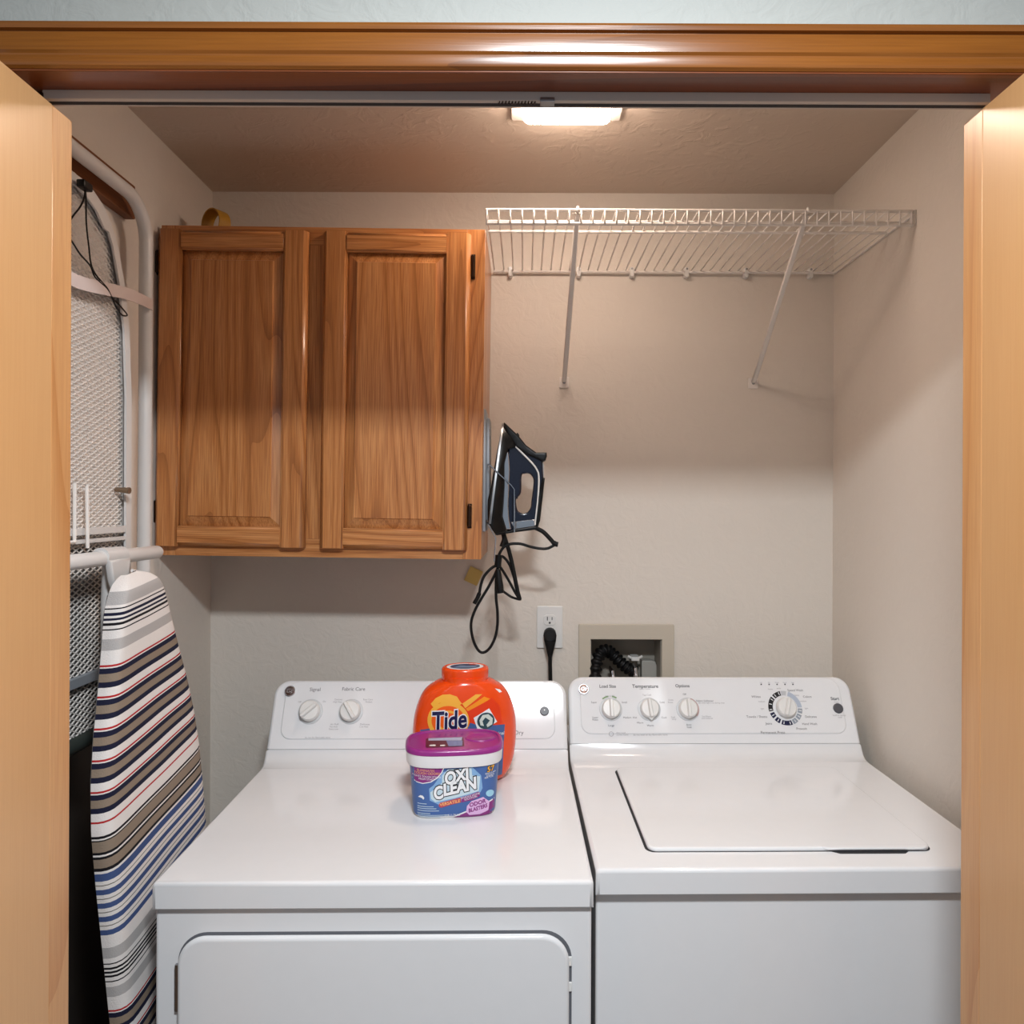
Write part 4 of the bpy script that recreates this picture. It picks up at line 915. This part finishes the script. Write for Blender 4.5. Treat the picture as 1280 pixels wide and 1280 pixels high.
obj('padding', BM().rings([clip(outline(.004, -.022), True), clip(outline(.004, -.002), True)]).mesh(weld=False), M_PAD, hb, 0)
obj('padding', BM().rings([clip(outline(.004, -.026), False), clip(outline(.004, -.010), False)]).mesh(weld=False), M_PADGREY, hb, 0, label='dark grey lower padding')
# folded flange round the edge: a flat band facing the room and its return
bn = BM(); o1, o2, o3, o4 = outline(.002, -.006), outline(.002, .012), outline(.020, .012), outline(.020, .008)
n = len(o1); V = o1+o2+o3+o4; Fq = []
for r in range(3):
    for i in range(n): j = (i+1) % n; Fq.append((r*n+i, r*n+j, (r+1)*n+j, (r+1)*n+i))
obj('edge_flange', bn.add(V, Fq).mesh(), M_TUBE, hb, 40)
# pale cover edge peeping out behind the flange
obj('cover_hem', BM().tube([Vector(p)+Vector((-.014, .004*math.copysign(1, p[1]), .003)) for p in outline(-.005, 0)], .008, 7, True).mesh(), cm[0], hb, 60)
# expanded metal: diamond strands clipped to the outline, joined
mm = BM(); px_, pz_ = .0125, .0082
def inside(y, z):
    d = LNG-z
    return 0.01 < d < LNG-.004 and abs(y) < hw(d)-.012
ks = .5
for sgn in (1, -1):
    c0 = -.3
    while c0 < LNG+.3:
        pts = []; y = -.18; seg = []
        N = 72
        for i in range(N+1):
            y = -.18+.36*i/N; z = c0+sgn*y*ks
            if inside(y, z): seg.append((0, y, z))
            else:
                if len(seg) > 1: pts.append((seg[0], seg[-1]))
                seg = []
        if len(seg) > 1: pts.append((seg[0], seg[-1]))
        for a, b2 in pts:
            a, b2 = Vector(a), Vector(b2); t_ = (b2-a).normalized(); w = Vector((0, -t_.z, t_.y))*.00075; x_ = Vector((.0022, 0, 0))
            mm.rings([[p-w, p+w, p+w+x_, p-w+x_] for p in (a, b2)])
        c0 += .0100
ms = obj('mesh_deck', mm.mesh(weld=False), M_WIRE, hb, 0); ms['kind'] = 'stuff'
obj('tail_edging', BM().tube([Vector((.004, y, .030-.030*(1-(y/.17)**4))) for y in [-.165+.033*i for i in range(11)]], .013, 10).mesh(), mat('dark_edging', (44, 50, 46), .6), hb, 50, 'dark green tail edging')
# cross stiffeners under the deck
def hp_(u, v): p = on_plane(u, v, (XM+.008, 0, 0), (1, 0, 0)); return p-o0
for vv, m, h in ((662, M_TUBE, .012), (674, M_TUBE, .007), (842, M_GREYPAINT, .016)):
    q = hp_(120, vv); obj('stiffener', BM().box(.002, .012, -hw(LNG-q.z)+.021, hw(LNG-q.z)-.021, q.z-h/2-.002, q.z+h/2-.002).mesh(bevel=.001), m, hb)
a, b2 = hp_(101, 605), hp_(102, 676)
obj('wire_rest', BM().tube([(.016, -.14, b2.z-.002), (.016, a.y-.03, b2.z), (.016, a.y-.03, a.z), (.018, a.y, a.z), (.018, b2.y, b2.z-.012)], .003, 8).mesh(), M_WIRE, hb)
q = hp_(150, 612)
obj('thumb_screw', BM().tube([(.004, q.y-.008, q.z), (.03, q.y-.008, q.z-.002)], .006, 8, rad=[.004, .006]).mesh(), mat('rusty_brass', (132, 112, 92), .5, .6), hb)
# tube frame: long hoop between the board and the wall
XT = -.795
def tb(u, v): p = on_plane(u, v, (XT, 0, 0), (1, 0, 0)); return p-o0
yv = tb(182, 400).y; zt_ = tb(130, 216).z
rr = .075
ptf = [Vector((XT-XM, -.33, zt_)), Vector((XT-XM, -.1, zt_)), Vector((XT-XM, yv-rr, zt_))]+[Vector((XT-XM, yv-rr+rr*math.sin(q), zt_-rr+rr*math.cos(q))) for q in [math.pi/2*i/8 for i in range(1, 9)]]+[Vector((XT-XM, yv, .6)), Vector((XT-XM, yv-.004, .3)), Vector((XT-XM, yv-.008, .01))]
ptf = [Vector((XT-XM, -.20, zt_))]+ptf[1:]
hoop = [Vector((XT-XM, -.20-.02, .01)), Vector((XT-XM, -.22, zt_-rr))]+[Vector((XT-XM, -.22+rr-rr*math.cos(q), zt_-rr+rr*math.sin(q))) for q in [math.pi/2*i/8 for i in range(1, 9)]]+ptf[1:]
obj('tube_frame', BM().tube(hoop, .0135, 14).mesh(), M_TUBE, hb, 50)
# flat strap from the deck to the frame
s0, s1 = hp_(88, 352), tb(180, 381)
sp = smooth_pts([(.012, s0.y-.05, s0.z+.012), (.018, s0.y, s0.z), (.016, (s0.y+s1.y)/2-.02, (s0.z+s1.z)/2-.004), (XT-XM+.016, s1.y, s1.z)], 5)
obj('strap', BM().rings([[p+Vector((0, 0, -.011)), p+Vector((.002, 0, -.011)), p+Vector((.002, 0, .011)), p+Vector((0, 0, .011))] for p in sp]).mesh(), mat('pinkish_strap', (214, 200, 196), .45), hb)
# elastic draw cord with toggle
def dc(x, y): p = on_plane(60+x/4, 160+y/4, (XM+.022, 0, 0), (1, 0, 0)); return p-o0
kn = obj('draw_cord', BM().tube(smooth_pts([dc(*p) for p in ((185, 300), (182, 345), (160, 395), (125, 440), (95, 490), (90, 530), (118, 565), (160, 630), (212, 690), (235, 745), (290, 800), (318, 845), (345, 905), (372, 936), (396, 934), (360, 890), (322, 850), (295, 800), (240, 735), (215, 680), (205, 600), (192, 480), (190, 350), (186, 300))], 5), .0014, 6).mesh(), M_BLACK, hb)
g = dc(180, 287)
obj('toggle', BM().box(g.x-.006, g.x+.008, g.y-.0125, g.y+.0125, g.z-.007, g.z+.006).mesh(bevel=.003), M_BLACK, hb)
# wooden cleat on the wall that the frame hangs from
c0, c1 = on_plane(100, 215, (XL+.02, 0, 0), (1, 0, 0)), on_plane(168, 262, (XL+.02, 0, 0), (1, 0, 0))
cz = on_plane(150, 240, (XL+.02, 0, 0), (1, 0, 0)).z
cle = obj('wooden_cleat', box(XL+.0005, XL+.022, 1.0, c1.y, cz-.035, cz+.035, .002), M_CLEAT)
tag(cle, 'dark wooden cleat on the left wall behind the white tube frame', 'cleat')

# added panel: its dark colour deepens the shade in the gap behind the boards
dp = obj('gap_shade_panel', box(XL+.002, XL+.02, .99, 1.80, .003, 1.085, .003), mat('gap_shade_brown', (50, 44, 40), .7, 0, .2, 0, (30, .1, 3), .08))
tag(dp, 'added dark brown panel deepening the shade behind the striped ironing board', 'panel')
